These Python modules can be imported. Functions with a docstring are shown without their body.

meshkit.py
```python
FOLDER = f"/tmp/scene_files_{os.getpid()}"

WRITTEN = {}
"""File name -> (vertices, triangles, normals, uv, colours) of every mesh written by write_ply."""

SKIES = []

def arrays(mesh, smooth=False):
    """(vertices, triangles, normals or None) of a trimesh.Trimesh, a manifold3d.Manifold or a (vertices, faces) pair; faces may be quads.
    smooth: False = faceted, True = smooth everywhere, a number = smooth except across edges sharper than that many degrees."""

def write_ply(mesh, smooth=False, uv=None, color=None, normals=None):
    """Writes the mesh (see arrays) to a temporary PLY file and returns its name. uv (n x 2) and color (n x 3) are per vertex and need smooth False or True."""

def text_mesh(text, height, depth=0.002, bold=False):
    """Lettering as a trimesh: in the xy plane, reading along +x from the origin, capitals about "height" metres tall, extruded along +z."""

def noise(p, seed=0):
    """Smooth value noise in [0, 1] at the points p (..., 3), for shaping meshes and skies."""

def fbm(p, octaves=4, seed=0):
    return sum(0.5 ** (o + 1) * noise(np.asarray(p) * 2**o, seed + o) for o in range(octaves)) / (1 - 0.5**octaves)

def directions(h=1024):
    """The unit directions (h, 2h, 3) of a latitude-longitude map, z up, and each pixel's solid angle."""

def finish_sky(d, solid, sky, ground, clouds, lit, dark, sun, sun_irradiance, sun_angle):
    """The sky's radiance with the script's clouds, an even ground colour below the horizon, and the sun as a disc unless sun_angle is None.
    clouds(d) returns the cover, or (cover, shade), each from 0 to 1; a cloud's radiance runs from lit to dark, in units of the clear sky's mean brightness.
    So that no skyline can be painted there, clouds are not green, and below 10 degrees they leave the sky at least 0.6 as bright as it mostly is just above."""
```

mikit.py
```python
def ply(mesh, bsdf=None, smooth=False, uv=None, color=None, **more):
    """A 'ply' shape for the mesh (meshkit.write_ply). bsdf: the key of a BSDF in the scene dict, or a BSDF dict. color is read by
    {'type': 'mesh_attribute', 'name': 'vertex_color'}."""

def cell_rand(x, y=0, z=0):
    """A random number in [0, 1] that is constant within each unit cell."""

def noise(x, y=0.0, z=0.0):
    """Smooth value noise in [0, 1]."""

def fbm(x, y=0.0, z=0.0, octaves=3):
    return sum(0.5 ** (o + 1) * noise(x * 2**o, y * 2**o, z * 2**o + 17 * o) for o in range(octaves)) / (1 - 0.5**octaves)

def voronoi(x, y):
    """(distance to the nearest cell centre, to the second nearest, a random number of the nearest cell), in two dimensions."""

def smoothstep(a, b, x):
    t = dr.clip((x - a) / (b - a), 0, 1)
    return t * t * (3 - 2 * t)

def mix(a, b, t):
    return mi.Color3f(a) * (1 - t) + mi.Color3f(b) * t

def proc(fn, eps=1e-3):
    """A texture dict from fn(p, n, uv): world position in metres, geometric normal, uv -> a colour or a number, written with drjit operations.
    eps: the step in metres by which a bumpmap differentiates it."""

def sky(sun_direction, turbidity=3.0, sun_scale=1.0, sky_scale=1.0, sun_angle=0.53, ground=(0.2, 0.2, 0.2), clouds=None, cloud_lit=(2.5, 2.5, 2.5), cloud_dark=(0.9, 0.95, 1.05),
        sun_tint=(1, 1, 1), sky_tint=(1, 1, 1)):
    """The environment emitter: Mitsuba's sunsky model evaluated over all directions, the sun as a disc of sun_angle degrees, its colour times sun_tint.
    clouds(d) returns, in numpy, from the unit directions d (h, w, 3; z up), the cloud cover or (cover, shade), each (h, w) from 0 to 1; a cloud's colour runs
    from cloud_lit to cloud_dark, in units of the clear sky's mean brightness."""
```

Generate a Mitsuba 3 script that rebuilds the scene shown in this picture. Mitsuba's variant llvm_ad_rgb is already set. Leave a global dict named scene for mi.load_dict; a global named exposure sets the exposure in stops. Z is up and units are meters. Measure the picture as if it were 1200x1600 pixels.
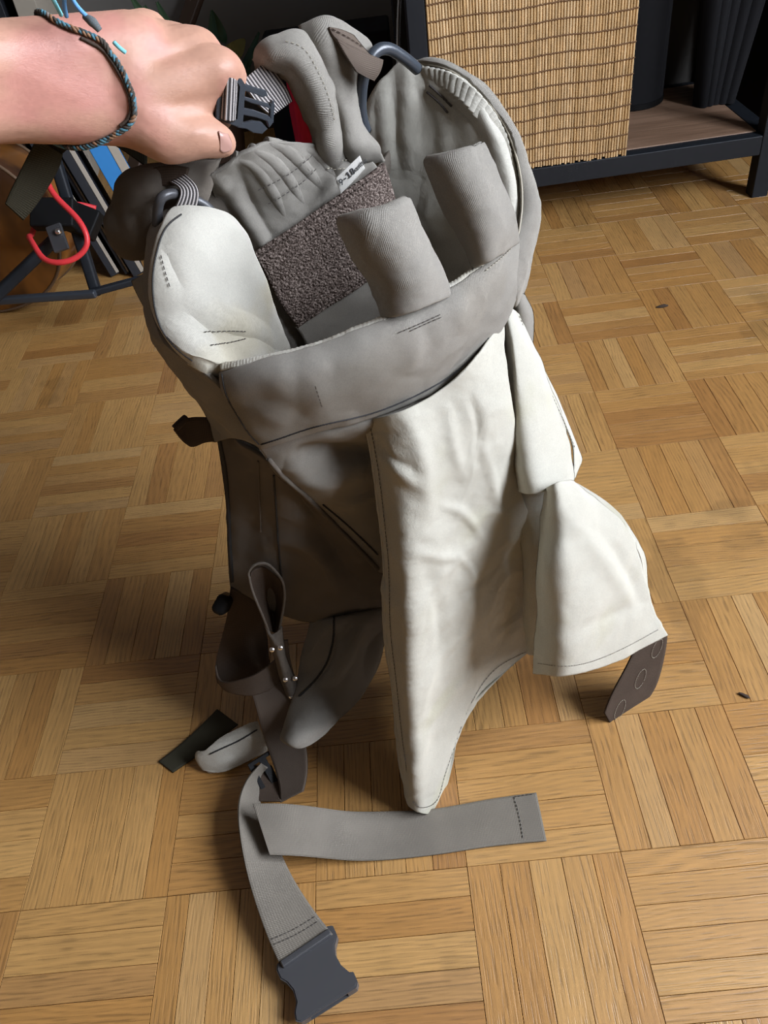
import math, random
import numpy as np
import drjit as dr
import mitsuba as mi
import trimesh, manifold3d
from scipy.interpolate import CubicSpline, LinearNDInterpolator
import mikit, meshkit
from mikit import noise, fbm, cell_rand, smoothstep, mix
T = mi.ScalarTransform4f
rng = np.random.default_rng(7)
scene, labels = {}, {}

# ------------------------------------------------------------------ camera
S = 0.14                                   # side of one parquet block
PITCH, ROLL, YAW = .747842, -.15305643, -.05483981
FPX = 1295.473
EYE = np.array([-2.05334, -3.36863, 5.4321]) * S
FW = np.array([math.sin(YAW)*math.cos(PITCH), math.cos(YAW)*math.cos(PITCH), -math.sin(PITCH)])
_rt = np.array([math.cos(YAW), -math.sin(YAW), 0]); _up = np.cross(_rt, FW)
RT = _rt*math.cos(ROLL) + _up*math.sin(ROLL); UP = np.cross(RT, FW)
scene['camera'] = {'type': 'perspective', 'fov': math.degrees(2*math.atan(600/FPX)), 'fov_axis': 'x', 'near_clip': .02, 'far_clip': 50.,
                   'to_world': T().look_at(origin=EYE.tolist(), target=(EYE+FW).tolist(), up=UP.tolist())}
exposure = 0.0
# ------------------------------------------------------------------ daylight: one large window on the right
SUN = 28.0
WIN_R = dict(x=1.5, y0=-1.42, y1=.12, z0=.90, z1=2.32)
def win_light(v): return {'type': 'area', 'radiance': {'type': 'rgb', 'value': v}}
def quad(a, b, c, d): return trimesh.Trimesh(np.array([a, b, c, d], float), [[0, 1, 2], [0, 2, 3]], process=False)
w = WIN_R
scene['window_1__pane'] = mikit.ply(quad((w['x'], w['y0'], w['z0']), (w['x'], w['y0'], w['z1']), (w['x'], w['y1'], w['z1']), (w['x'], w['y1'], w['z0'])), 'white_paint',
                                    emitter=win_light([SUN*.91, SUN*.98, SUN*1.12]))
# ------------------------------------------------------------------ helpers: points
def ray(px, py): return FW + RT*(px-600)/FPX - UP*(py-800)/FPX
_a = math.radians(20); NB = np.array([-math.sin(_a), math.cos(_a), 0]); Q0 = np.array([-.33, 0, 0])
def P(px, py, o):                            # a point o metres behind the carrier's upright front plane
    r = ray(px, py); return EYE + r*((o-(EYE-Q0)@NB)/(r@NB))
def G(px, py, z=0.):                         # a point z metres above the floor
    r = ray(px, py); return EYE + r*((z-EYE[2])/r[2])
def YP(px, py, y):
    r = ray(px, py); return EYE + r*((y-EYE[1])/r[1])
def D(px, py, d): return EYE + ray(px, py)*d
def pix(p):
    d = np.asarray(p)-EYE; z = d@FW
    return np.stack([600+FPX*(d@RT)/z, 800-FPX*(d@UP)/z], -1)
def pt(c): return c if isinstance(c, np.ndarray) else P(*c)
def pts(cs): return np.array([pt(c) for c in cs])

# ------------------------------------------------------------------ helpers: entries
def numbered(k):
    if k not in scene and not any(x.startswith(k+'__') for x in scene): return k
    n = 1
    while f'{k}_{n:03d}' in scene: n += 1
    return f'{k}_{n:03d}'
def add(key, mesh, bsdf, smooth=True, uv=None, label=None, **more):
    key = numbered(key)
    scene[key] = mikit.ply(mesh, bsdf, smooth=smooth, uv=uv)
    d = dict(more)
    if label: d['label'] = label
    if d: labels[key] = d
    return key
def thing(key, label, category, **more): labels[key] = {'label': label, 'category': category, **more}
def struct(key, mesh, bsdf, label, smooth=False, uv=None):
    scene[key] = mikit.ply(mesh, bsdf, smooth=smooth, uv=uv); labels[key] = {'label': label, 'kind': 'structure'}

def spl(ts, ys, t):
    ys = np.asarray(ys)
    if len(ys) == 1: return np.repeat(ys, len(t), 0)
    if len(ys) == 2: return ys[0] + (ys[1]-ys[0])*np.asarray(t)[:, None] if ys.ndim == 2 else ys[0] + (ys[1]-ys[0])*np.asarray(t)[:, None, None]
    return CubicSpline(ts, ys, bc_type='natural')(t)
class Surf: pass
def sheet(rows, th=.0012, nu=None, nv=None, wr=0, wf=30, seed=0, puff=0, edge=.3, crease=(), ripple=None):
    """A thick cloth: rows of points (each row across), a spline through them, wrinkled along its normal. puff: extra thickness that dies at the border."""
    g = np.array([pts(r) for r in rows]); m, n = g.shape[:2]
    nv = nv or max(12, (m-1)*14); nu = nu or max(10, (n-1)*12)
    tv, tu = np.linspace(0, 1, nv), np.linspace(0, 1, nu)
    a = spl(np.linspace(0, 1, m), g, tv) if m > 1 else g
    b = spl(np.linspace(0, 1, n), a.transpose(1, 0, 2), tu).transpose(1, 0, 2)
    def normals(b):
        du, dv = np.gradient(b, axis=1), np.gradient(b, axis=0)
        nn = np.cross(du, dv); return nn/np.maximum(np.linalg.norm(nn, axis=2, keepdims=True), 1e-12)
    nn = normals(b)
    s = -1 if (nn*(b-EYE)).sum() > 0 else 1          # +n looks to the open side
    nn = nn*s
    if wr:
        k = meshkit.fbm(b*wf, 4, seed)-.5
        k2 = 1-2*np.abs(meshkit.fbm(b*wf*.6+7, 2, seed+5)-.5)*2
        b = b + nn*(k*2+ (np.clip(k2, .6, 1)-.7)*1.2)[..., None]*wr
    if ripple:                                        # gathers: amplitude, count, axis
        amp, cnt, ax = ripple
        tt = tu[None, :] if ax == 0 else tv[:, None]
        ph = meshkit.noise(np.stack([b[..., 0]*40, b[..., 1]*40, b[..., 2]*40], -1), seed)*3
        b = b + nn*(np.sin(tt*cnt*2*np.pi+ph)*amp)[..., None]
    for path, wid, amp in crease:                     # folds: a line drawn across the cloth, its width in metres, its height
        c3 = np.array(path, float); tt = np.r_[0, np.cumsum(np.linalg.norm(np.diff(c3, axis=0), axis=1))]
        c3 = (CubicSpline(tt, c3, bc_type='natural')(np.linspace(0, tt[-1], 40)) if len(c3) > 2 else c3[0]+(c3[1]-c3[0])*np.linspace(0, 1, 40)[:, None])
        q = pix(b.reshape(-1, 3)); d = np.full(len(q), 1e9); tb = np.zeros(len(q))
        for i in range(40):
            di = np.hypot(*(q-c3[i]).T); m_ = di < d; d[m_] = di[m_]; tb[m_] = i/39
        dist = d*np.linalg.norm(b.reshape(-1, 3)-EYE, axis=1)/FPX
        f_ = np.exp(-(dist/wid)**2)*np.sin(np.pi*np.clip(tb*.9+.05, 0, 1))**.6
        b = b + nn*(amp*f_.reshape(nv, nu))[..., None]
    nn = normals(b)*s
    U, V = np.meshgrid(tu, tv)
    prof = np.clip(4*U*(1-U)/edge, 0, 1)*np.clip(4*V*(1-V)/edge, 0, 1)
    prof = np.sqrt(1-(1-prof)**2)
    h = th/2 + puff*prof
    top, bot = b + nn*h[..., None], b - nn*(th/2 + puff*prof*.5)[..., None]
    idx = np.arange(nv*nu).reshape(nv, nu)
    q = np.stack([idx[:-1, :-1], idx[:-1, 1:], idx[1:, 1:], idx[1:, :-1]], -1).reshape(-1, 4)
    if s < 0: q = q[:, ::-1]
    ring = np.concatenate([idx[0, :-1], idx[:-1, -1], idx[-1, :0:-1], idx[:0:-1, 0]])
    N = nv*nu
    nxt = np.roll(ring, -1)
    side = np.stack([ring, ring+N, nxt+N, nxt], -1)
    if s < 0: side = side[:, ::-1]
    F4 = np.vstack([q, q[:, ::-1]+N, side])
    Vv = np.vstack([top.reshape(-1, 3), bot.reshape(-1, 3)])
    lu = np.r_[0, np.cumsum(np.linalg.norm(np.diff(b, axis=1), axis=2).mean(0))]; lv = np.r_[0, np.cumsum(np.linalg.norm(np.diff(b, axis=0), axis=2).mean(1))]
    uv = np.stack(np.meshgrid(lu, lv), -1).reshape(-1, 2)
    r = Surf(); r.mesh = (Vv, F4); r.uv = np.vstack([uv, uv]); r.top = top; r.n = nn; r.len = (lu[-1], lv[-1])
    return r
def put(key, s, bsdf, **k): return add(key, s.mesh, bsdf, True, s.uv, **k)
def on(s, pxs, lift=.0006, n=None):
    """The points of a surface seen at these pixels, lifted a little off it."""
    t = s.top.reshape(-1, 3)
    f = LinearNDInterpolator(pix(t), np.hstack([t, s.n.reshape(-1, 3)]))
    pxs = np.asarray(pxs, float)
    if n:
        tt = np.r_[0, np.cumsum(np.linalg.norm(np.diff(pxs, axis=0), axis=1))]
        pxs = (CubicSpline(tt, pxs, bc_type='natural') if len(pxs) > 2 else (lambda q: pxs[0]+(pxs[1]-pxs[0])*(q/tt[-1])[:, None]))(np.linspace(0, tt[-1], n))
    r = f(pxs); r = r[~np.isnan(r[:, 0])]
    return r[:, :3] + r[:, 3:]*lift
def smoothpath(p, n):
    p = np.asarray(p); t = np.r_[0, np.cumsum(np.linalg.norm(np.diff(p, axis=0), axis=1))]
    return CubicSpline(t, p, bc_type='natural')(np.linspace(0, t[-1], n)) if len(p) > 2 else p[0]+(p[1]-p[0])*np.linspace(0, 1, n)[:, None]
def tube(p, r, n=None, k=8, smooth=True, flat=1.):
    p = np.asarray(p, float)
    if smooth: p = smoothpath(p, n or max(8, 6*len(p)))
    rr = np.broadcast_to(np.asarray(r, float), (len(p),)) if np.ndim(r) == 0 else np.interp(np.linspace(0, 1, len(p)), np.linspace(0, 1, len(r)), r)
    t = np.gradient(p, axis=0); t /= np.maximum(np.linalg.norm(t, axis=1, keepdims=True), 1e-9)
    x = np.cross(t[0], [0, 0, 1.] if abs(t[0][2]) < .9 else [1., 0, 0]); x /= np.linalg.norm(x)
    V = []
    ang = np.arange(k)*2*np.pi/k
    for i in range(len(p)):
        x = x - t[i]*(x@t[i]); x /= np.linalg.norm(x); y = np.cross(t[i], x)
        V.append(p[i] + rr[i]*(np.cos(ang)[:, None]*x + flat*np.sin(ang)[:, None]*y))
    V = np.vstack(V + [p[:1], p[-1:]])
    F = []
    for i in range(len(p)-1):
        for j in range(k):
            a, b = i*k+j, i*k+(j+1) % k
            F += [[a, b, b+k], [a, b+k, a+k]]
    c0, c1 = len(V)-2, len(V)-1; o = (len(p)-1)*k
    for j in range(k): F += [[c0, (j+1) % k, j], [c1, o+j, o+(j+1) % k]]
    return trimesh.Trimesh(V, F, process=False)
def cat(ms): return trimesh.util.concatenate([m if isinstance(m, trimesh.Trimesh) else trimesh.Trimesh(*m, process=False) for m in ms])
def stitches(key, paths, bsdf='thread', dash=.0026, gap=.0012, r=.0004, **k):
    ms = []
    for p in paths:
        if len(p) < 2: continue
        t = np.r_[0, np.cumsum(np.linalg.norm(np.diff(p, axis=0), axis=1))]
        s = 0
        while s + dash < t[-1]:
            q = np.array([[np.interp(x, t, p[:, i]) for i in range(3)] for x in (s, s+dash*.5, s+dash)])
            ms.append(tube(q, [r*.6, r, r*.6], k=5, smooth=False)); s += dash+gap
    if ms: return add(key, cat(ms), bsdf, True, kind='stuff', **k)
def box(lo, hi): 
    lo, hi = np.array(lo, float), np.array(hi, float)
    return trimesh.creation.box(extents=hi-lo, transform=trimesh.transformations.translation_matrix((lo+hi)/2))
def rbox(ext, r=.002, seg=8):
    e = np.array(ext)/2-r
    return manifold3d.Manifold.batch_hull([manifold3d.Manifold.sphere(r, seg).translate((sx*e[0], sy*e[1], sz*e[2])) for sx in (-1, 1) for sy in (-1, 1) for sz in (-1, 1)])
def tomesh(m):
    d = m.to_mesh(); return trimesh.Trimesh(d.vert_properties[:, :3], d.tri_verts, process=False)
def frame(o, x, y):
    """matrix with columns x, y, x*y at o (x and y made square)"""
    x = x/np.linalg.norm(x); z = np.cross(x, y); z /= np.linalg.norm(z); y = np.cross(z, x)
    m = np.eye(4); m[:3, 0], m[:3, 1], m[:3, 2], m[:3, 3] = x, y, z, o
    return m
def moved(m, M):
    m = m if isinstance(m, trimesh.Trimesh) else tomesh(m)
    m = m.copy(); m.apply_transform(M); return m
def extrude(poly, h):
    cs = manifold3d.CrossSection([np.asarray(poly, float)], manifold3d.FillRule.Positive if False else manifold3d.FillRule.EvenOdd)
    return manifold3d.Manifold.extrude(cs, h)

# ------------------------------------------------------------------ materials
def rgb(*c): return {'type': 'rgb', 'value': list(c)}
def principled(c, rough=.8, spec=.3, **k): return {'type': 'twosided', 'b': {'type': 'principled', 'base_color': c if isinstance(c, dict) else rgb(*c), 'roughness': rough, 'specular': spec, **k}}
def bumped(c, fn, scale, rough=.8, spec=.2, eps=2e-4, **k):
    return {'type': 'twosided', 'b': {'type': 'bumpmap', 'tex': mikit.proc(fn, eps), 'scale': scale, 'b': {'type': 'principled', 'base_color': c, 'roughness': rough, 'specular': spec, **k}}}
TAU = 2*math.pi
def cloth(c, stain=(.9, .85, .78), amount=.35, twill=1400., var=.10, freq=45.):
    """plain cotton twill: tiny diagonal wale, uneven wear and a few darker stains"""
    def col(p, n, uv):
        w = dr.sin(TAU*twill*(uv.x+uv.y*.7))*.5+.5
        v = fbm(p.x*freq, p.y*freq, p.z*freq, 4)
        g = noise(uv.x*2200, uv.y*2200, 3.)
        k = 1 + (v-.5)*2*var + (w-.5)*.10 + (g-.5)*.16
        s = smoothstep(.58, .78, fbm(p.x*17+9, p.y*17, p.z*17, 3))*amount
        return mi.Color3f(*c)*k*mix((1, 1, 1), stain, s)
    return mikit.proc(col)
def twill_bump(p, n, uv): return dr.sin(TAU*1000*(uv.x+uv.y*.7))*.5 + fbm(p.x*160, p.y*160, p.z*160, 3)*2.2
def soft_bump(p, n, uv): return fbm(p.x*120, p.y*120, p.z*120, 4)*3 + noise(uv.x*1300, uv.y*1300, 1.)*.6
scene['grey_canvas'] = bumped(cloth((.184, .170, .145)), twill_bump, .00022, .85, .15, sheen=.3)
scene['shaded_canvas'] = bumped(cloth((.110, .094, .076)), twill_bump, .00022, .85, .15)  # darker copy of the grey canvas, with shade put into its colour
scene['beige_lining'] = bumped(cloth((.365, .348, .295), (.92, .84, .66), .5, 1500, .06), soft_bump, .00016, .8, .15)
scene['hood_cotton'] = bumped(cloth((.355, .338, .280), (.86, .86, .70), .4, 1700, .06, 30.), soft_bump, .0002, .75, .2)
def web(c, f=700., v=.25):
    def col(p, n, uv):
        r = dr.sin(TAU*f*uv.y)*.5+.5
        x = dr.sin(TAU*f*.8*uv.x)*.5+.5
        return mi.Color3f(*c)*(1-v+v*1.5*r*(.6+.4*x))*(1+(fbm(p.x*60, p.y*60, p.z*60, 3)-.5)*.3)
    return mikit.proc(col)
def web_bump(p, n, uv): return dr.sin(TAU*700*uv.y) + .5*dr.sin(TAU*560*uv.x)
scene['taupe_webbing'] = bumped(web((.168, .147, .117)), web_bump, .00012, .7, .3)
scene['dark_webbing'] = bumped(web((.100, .076, .058)), web_bump, .00012, .75, .2)
scene['brown_webbing'] = bumped(web((.055, .038, .027)), web_bump, .00012, .75, .2)
scene['olive_webbing'] = bumped(web((.040, .036, .022)), web_bump, .00012, .8, .2)
def rib_col(p, n, uv):
    r = smoothstep(.35, .65, dr.sin(TAU*430*uv.x)*.5+.5)
    return mix((.03, .027, .027), (.33, .30, .28), r)
def rib_bump(p, n, uv): return dr.sin(TAU*430*uv.x)
scene['ribbed_webbing'] = bumped(mikit.proc(rib_col), rib_bump, .0003, .7, .3)
def velcro_col(p, n, uv):
    g = noise(uv.x*1700, uv.y*1700, 2.); h = noise(uv.x*800+3, uv.y*800, 5.)
    return mix((.055, .040, .033), (.195, .155, .132), smoothstep(.35, .8, g*.65+h*.35))
def velcro_bump(p, n, uv): return noise(uv.x*800, uv.y*800, 2.)*2
scene['velcro'] = bumped(mikit.proc(velcro_col), velcro_bump, .0006, .95, .1)
scene['thread'] = principled((.055, .048, .042), .8)
scene['pale_thread'] = principled((.30, .27, .21), .8)
scene['piping'] = principled((.022, .021, .020), .7)
scene['label_cloth'] = principled((.36, .345, .31), .7)
scene['print_ink'] = principled((.03, .03, .03), .7)
scene['grey_plastic'] = principled((.030, .036, .044), .34, .5)
scene['slate_plastic'] = principled((.046, .046, .048), .38, .45)
scene['black_plastic'] = principled((.005, .005, .005), .6, .15)
scene['steel'] = principled((.75, .75, .75), .25, .5, metallic=1.)
scene['black_cloth'] = principled((.012, .012, .013), .9, .1)
def skin_col(p, n, uv):
    a = fbm(p.x*45, p.y*45, p.z*45, 4); b = noise(p.x*420, p.y*420, p.z*420)
    red = smoothstep(.40, .70, fbm(p.x*28+5, p.y*28, p.z*28, 3))
    c = mix((.375, .205, .140), (.390, .178, .138), red)*(.90+.2*a)*(.96+.08*b)
    return c
def skin_bump(p, n, uv): 
    return fbm(p.x*330, p.y*700, p.z*500, 3) + .7*noise(p.x*1400, p.y*1400, p.z*1400)
scene['skin'] = bumped(mikit.proc(skin_col), skin_bump, .00010, .50, .35)
scene['nail'] = principled((.36, .205, .165), .35, .5)
def braid_col(p, n, uv):
    k = cell_rand(dr.floor(uv.x*420), dr.floor(uv.y*3), 4)
    a = mix((.045, .038, .03), (.06, .15, .19), smoothstep(.3, .5, k))
    return mix(a, (.20, .11, .06), smoothstep(.78, .86, k))
scene['braid'] = principled(mikit.proc(braid_col), .85)
scene['blue_yarn'] = principled((.10, .26, .50), .9)
scene['teal_yarn'] = principled((.16, .42, .46), .9)
# parquet: u runs along a strip (its whole part numbers the strip), v across
def wood_col(p, n, uv):
    idn = dr.floor(uv.x); u = uv.x-idn; v = uv.y
    k = cell_rand(idn, 1, 2); k2 = cell_rand(idn, 5, 9); k3 = cell_rand(idn, 8, 3)
    base = mix((.345, .168, .044), (.420, .235, .076), k)
    base = mix(base, (.27, .120, .032), smoothstep(.78, .95, k2)*.6)
    base = mix(base, (.43, .275, .12), smoothstep(.82, .96, k3)*.4)
    wav = fbm(u*7+k*40, v*16+k2*30, k3*9, 3)
    ring = dr.sin(TAU*(v*(120+160*k3) + wav*6))*.5+.5
    base = base*(1-.13*ring)
    pore = noise(u*55+k*77, v*1300+k2*91, 1.)
    base = base*(1-.30*smoothstep(.50, .85, pore)*(.30+.70*ring))
    fine = noise(u*90+k3*50, v*2600, 4.)
    base = base*(.92+.16*fine)*(.90+.2*fbm(u*18+k2*70, v*40, 3., 3))
    scuff = smoothstep(.72, .80, fbm(p.x*9, p.y*9, 2., 4))
    return base*(1-.18*scuff)
def wood_bump(p, n, uv):
    idn = dr.floor(uv.x); u = uv.x-idn; k = cell_rand(idn, 1, 2)
    return -smoothstep(.6, .85, noise(u*55+k*77, uv.y*1300+cell_rand(idn, 5, 9)*91, 1.)) + .5*noise(p.x*60, p.y*60, 0)
scene['parquet'] = bumped(mikit.proc(wood_col), wood_bump, .00012, .42, 1.0)
scene['joint'] = principled((.05, .028, .012), .9)
def wall_col(p, n, uv): return mi.Color3f(.150, .140, .125)*(.92+.16*fbm(p.x*3, p.y*3, p.z*3, 4))
scene['grey_wall'] = principled(mikit.proc(wall_col), .9, .1)
scene['dark_board'] = principled((.05, .046, .040), .8, .2)
scene['white_paint'] = principled((.72, .71, .69), .6, .3)
scene['plaster'] = principled((.10, .085, .07), .9, .1)  # room surfaces kept dark to cut bounce and deepen the shadows
scene['black_metal'] = principled((.010, .012, .015), .5, .25)
def shelf_col(p, n, uv):
    a = fbm(p.x*6, p.y*60, 1., 4); b = noise(p.x*20, p.y*260, 3.)
    return mix((.13, .072, .042), (.25, .155, .10), a)*(.85+.3*b)
scene['shelf_wood'] = principled(mikit.proc(shelf_col), .5, .4)
def cane_col(p, n, uv):
    k = cell_rand(dr.floor(uv.x), 3, 1)
    a = mix((.44, .285, .13), (.56, .40, .22), k)
    return a*(.82+.36*noise(uv.x*30, uv.y*55, 2.))
scene['cane'] = principled(mikit.proc(cane_col), .55, .35)
scene['cane_thread'] = principled((.14, .075, .035), .85)
def amber_col(p, n, uv):
    a = fbm(p.x*14, p.y*30, p.z*8, 4)
    return mix((.045, .015, .004), (.19, .070, .012), smoothstep(.3, .7, a))
scene['amber_wood'] = principled(mikit.proc(amber_col), .16, .5, clearcoat=1., clearcoat_gloss=.9)
scene['binding'] = principled((.12, .075, .045), .3, .5)
scene['dark_wood'] = principled((.055, .030, .018), .5, .4)
scene['red_rubber'] = principled((.58, .035, .04), .4, .4)
scene['spine_black'] = principled((.010, .011, .014), .5, .4)
scene['spine_cream'] = principled((.32, .28, .22), .8)
scene['spine_blue'] = principled((.02, .17, .42), .5, .4)
scene['leaf'] = principled((.03, .06, .025), .6)
scene['leaf_dry'] = principled((.16, .13, .03), .7)
scene['red_cloth'] = principled((.55, .012, .03), .8)

# ------------------------------------------------------------------ the room
X0, X1, Y0, Y1, ZC = -2.1, 1.5, -2.3, 2.0, 2.45
struct('floor', box((X0, Y0, -.03), (X1, Y1, -.0035)), 'joint', 'herringless oak mosaic parquet floor of square finger blocks')
labels['floor']['label'] = 'worn oak mosaic parquet floor of square blocks'
struct('ceiling', box((X0, Y0, ZC), (X1, Y1, ZC+.05)), 'plaster', 'plain ceiling')
struct('wall_back', box((X0, Y1, -.03), (X1, Y1+.1, ZC)), 'grey_wall', 'dark grey wall behind the cabinet')
struct('wall_left', box((X0-.1, Y0, -.03), (X0, Y1, ZC)), 'plaster', 'left wall, darkened to cut bounce light')
def holed(a0, a1, b0, b1, h0, h1, g0, g1, f): return cat([f(a0, h0, b0, b1), f(h1, a1, b0, b1), f(h0, h1, b0, g0), f(h0, h1, g1, b1)])
w = WIN_R
struct('wall_right', holed(Y0, Y1, -.03, ZC, w['y0'], w['y1'], w['z0'], w['z1'], lambda a, b, c, d: box((X1, a, c), (X1+.1, b, d))), 'plaster', 'right wall with a window, darkened to cut bounce light')
def win_frame(f, a0, a1, b0, b1):
    t = .035
    return cat([f(a0, a0+t, b0, b1), f(a1-t, a1, b0, b1), f(a0, a1, b0, b0+t), f(a0, a1, b1-t, b1), f((a0+a1)/2-t/2, (a0+a1)/2+t/2, b0, b1)])
scene['window_1__frame'] = mikit.ply(win_frame(lambda a, b, c, d: box((X1-.03, a, c), (X1-.002, b, d)), w['y0'], w['y1'], w['z0'], w['z1']), 'white_paint')
labels['window_1'] = {'label': 'large bright window in the right wall', 'kind': 'structure'}
struct('wall_front', box((X0, Y0-.1, -.03), (X1, Y0, ZC)), 'plaster', 'wall behind the photographer')

# parquet strips
def strip(x0, x1, y0, y1, along_x, ident):
    h = rng.uniform(0, .00035); tl = rng.normal(0, .00012, 4); c, g = .0002, .00022
    o = np.array([[x0+g, y0+g], [x1-g, y0+g], [x1-g, y1-g], [x0+g, y1-g]]); m = (o[0]+o[2])/2
    i = o + np.sign(m-o)*c
    z = -h + tl*.5
    V = np.vstack([np.c_[i, z], np.c_[o, z-.0004], np.c_[o, [-.0036]*4]])
    F = [[0, 1, 2], [0, 2, 3]]
    for k in range(4):
        a, b = k, (k+1) % 4
        F += [[a, a+4, b+4], [a, b+4, b], [a+4, a+8, b+8], [a+4, b+8, b+4]]
    uv = (V[:, :2]-[x0, y0]); uv = uv if along_x else uv[:, ::-1]
    uv = uv + [ident+.2, rng.uniform(0, .5)]
    return trimesh.Trimesh(V, F, process=False), uv
strips = []
for c in range(-16, 16):
    for r in range(-17, 17):                          # r counts toward the camera
        x, y = c*S, -(r+1)*S
        if x < X0+.0 or x+S > X1 or y+S > Y1 or y < -1.6: continue
        if (c, r) in [(-1, 0), (-2, 1)] : n = 5
        else: n = int(rng.choice([5, 5, 5, 6, 4], p=[.4, .2, .1, .2, .1]))
        cuts = np.r_[0, np.sort(np.arange(1, n)/n + rng.normal(0, .012, n-1)), 1]*S
        for a, b in zip(cuts[:-1], cuts[1:]):
            vert = (c+r) % 2 != 0
            q = (x+a, x+b, y, y+S, False) if vert else (x, x+S, y+a, y+b, True)
            ctr = np.array([(q[0]+q[1])/2, (q[2]+q[3])/2, 0]); d = (ctr-EYE)@FW
            px = pix(ctr) if d > .1 else np.array([9e9, 0])
            seen = d > .1 and -60 < px[0] < 1260 and 60 < px[1] < 1680
            strips.append((0 if seen else 1, d, q))
strips.sort(key=lambda s: (s[0], s[1]))
rest, restuv = [], []
for i, (hid, d, q) in enumerate(strips):
    m, uv = strip(*q, i)
    if i < 300 and not hid: add('floor__plank', m, 'parquet', False, uv)
    else: rest.append(m); restuv.append(uv)
add('floor__far_planks', cat(rest), 'parquet', False, np.vstack(restuv), kind='stuff', label='parquet strips farther off')

# ------------------------------------------------------------------ cabinet with a cane sliding door
ca, cb = G(827, 295, .085), G(1172, 245, .085)
cx = (cb-ca)/np.linalg.norm(cb-ca); cxl = -cx; cy = np.cross([0, 0, 1.], cx)   # cx to the right, cy to the back
foot = G(1190, 298, 0)
M = np.eye(4); M[:3, 0], M[:3, 1], M[:3, 2] = cx, cy, [0, 0, 1]; M[:3, 3] = np.r_[(cb + cx*((foot-cb)@cx))[:2], 0]
Minv = np.linalg.inv(M)
def loc(p): return (Minv@np.r_[p, 1])[:3]
def plane_hit(px, py, yl):                      # pixel on the cabinet's local plane y = yl
    r = Minv[:3, :3]@ray(px, py); e = loc(EYE); return e + r*((yl-e[1])/r[1])
CW = -plane_hit(638, 60, 0)[0]; CD, CHT = .36, .68
thing('cabinet', 'low black metal cabinet with a woven cane sliding door and wooden shelf', 'cabinet')
pw = .032
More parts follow.
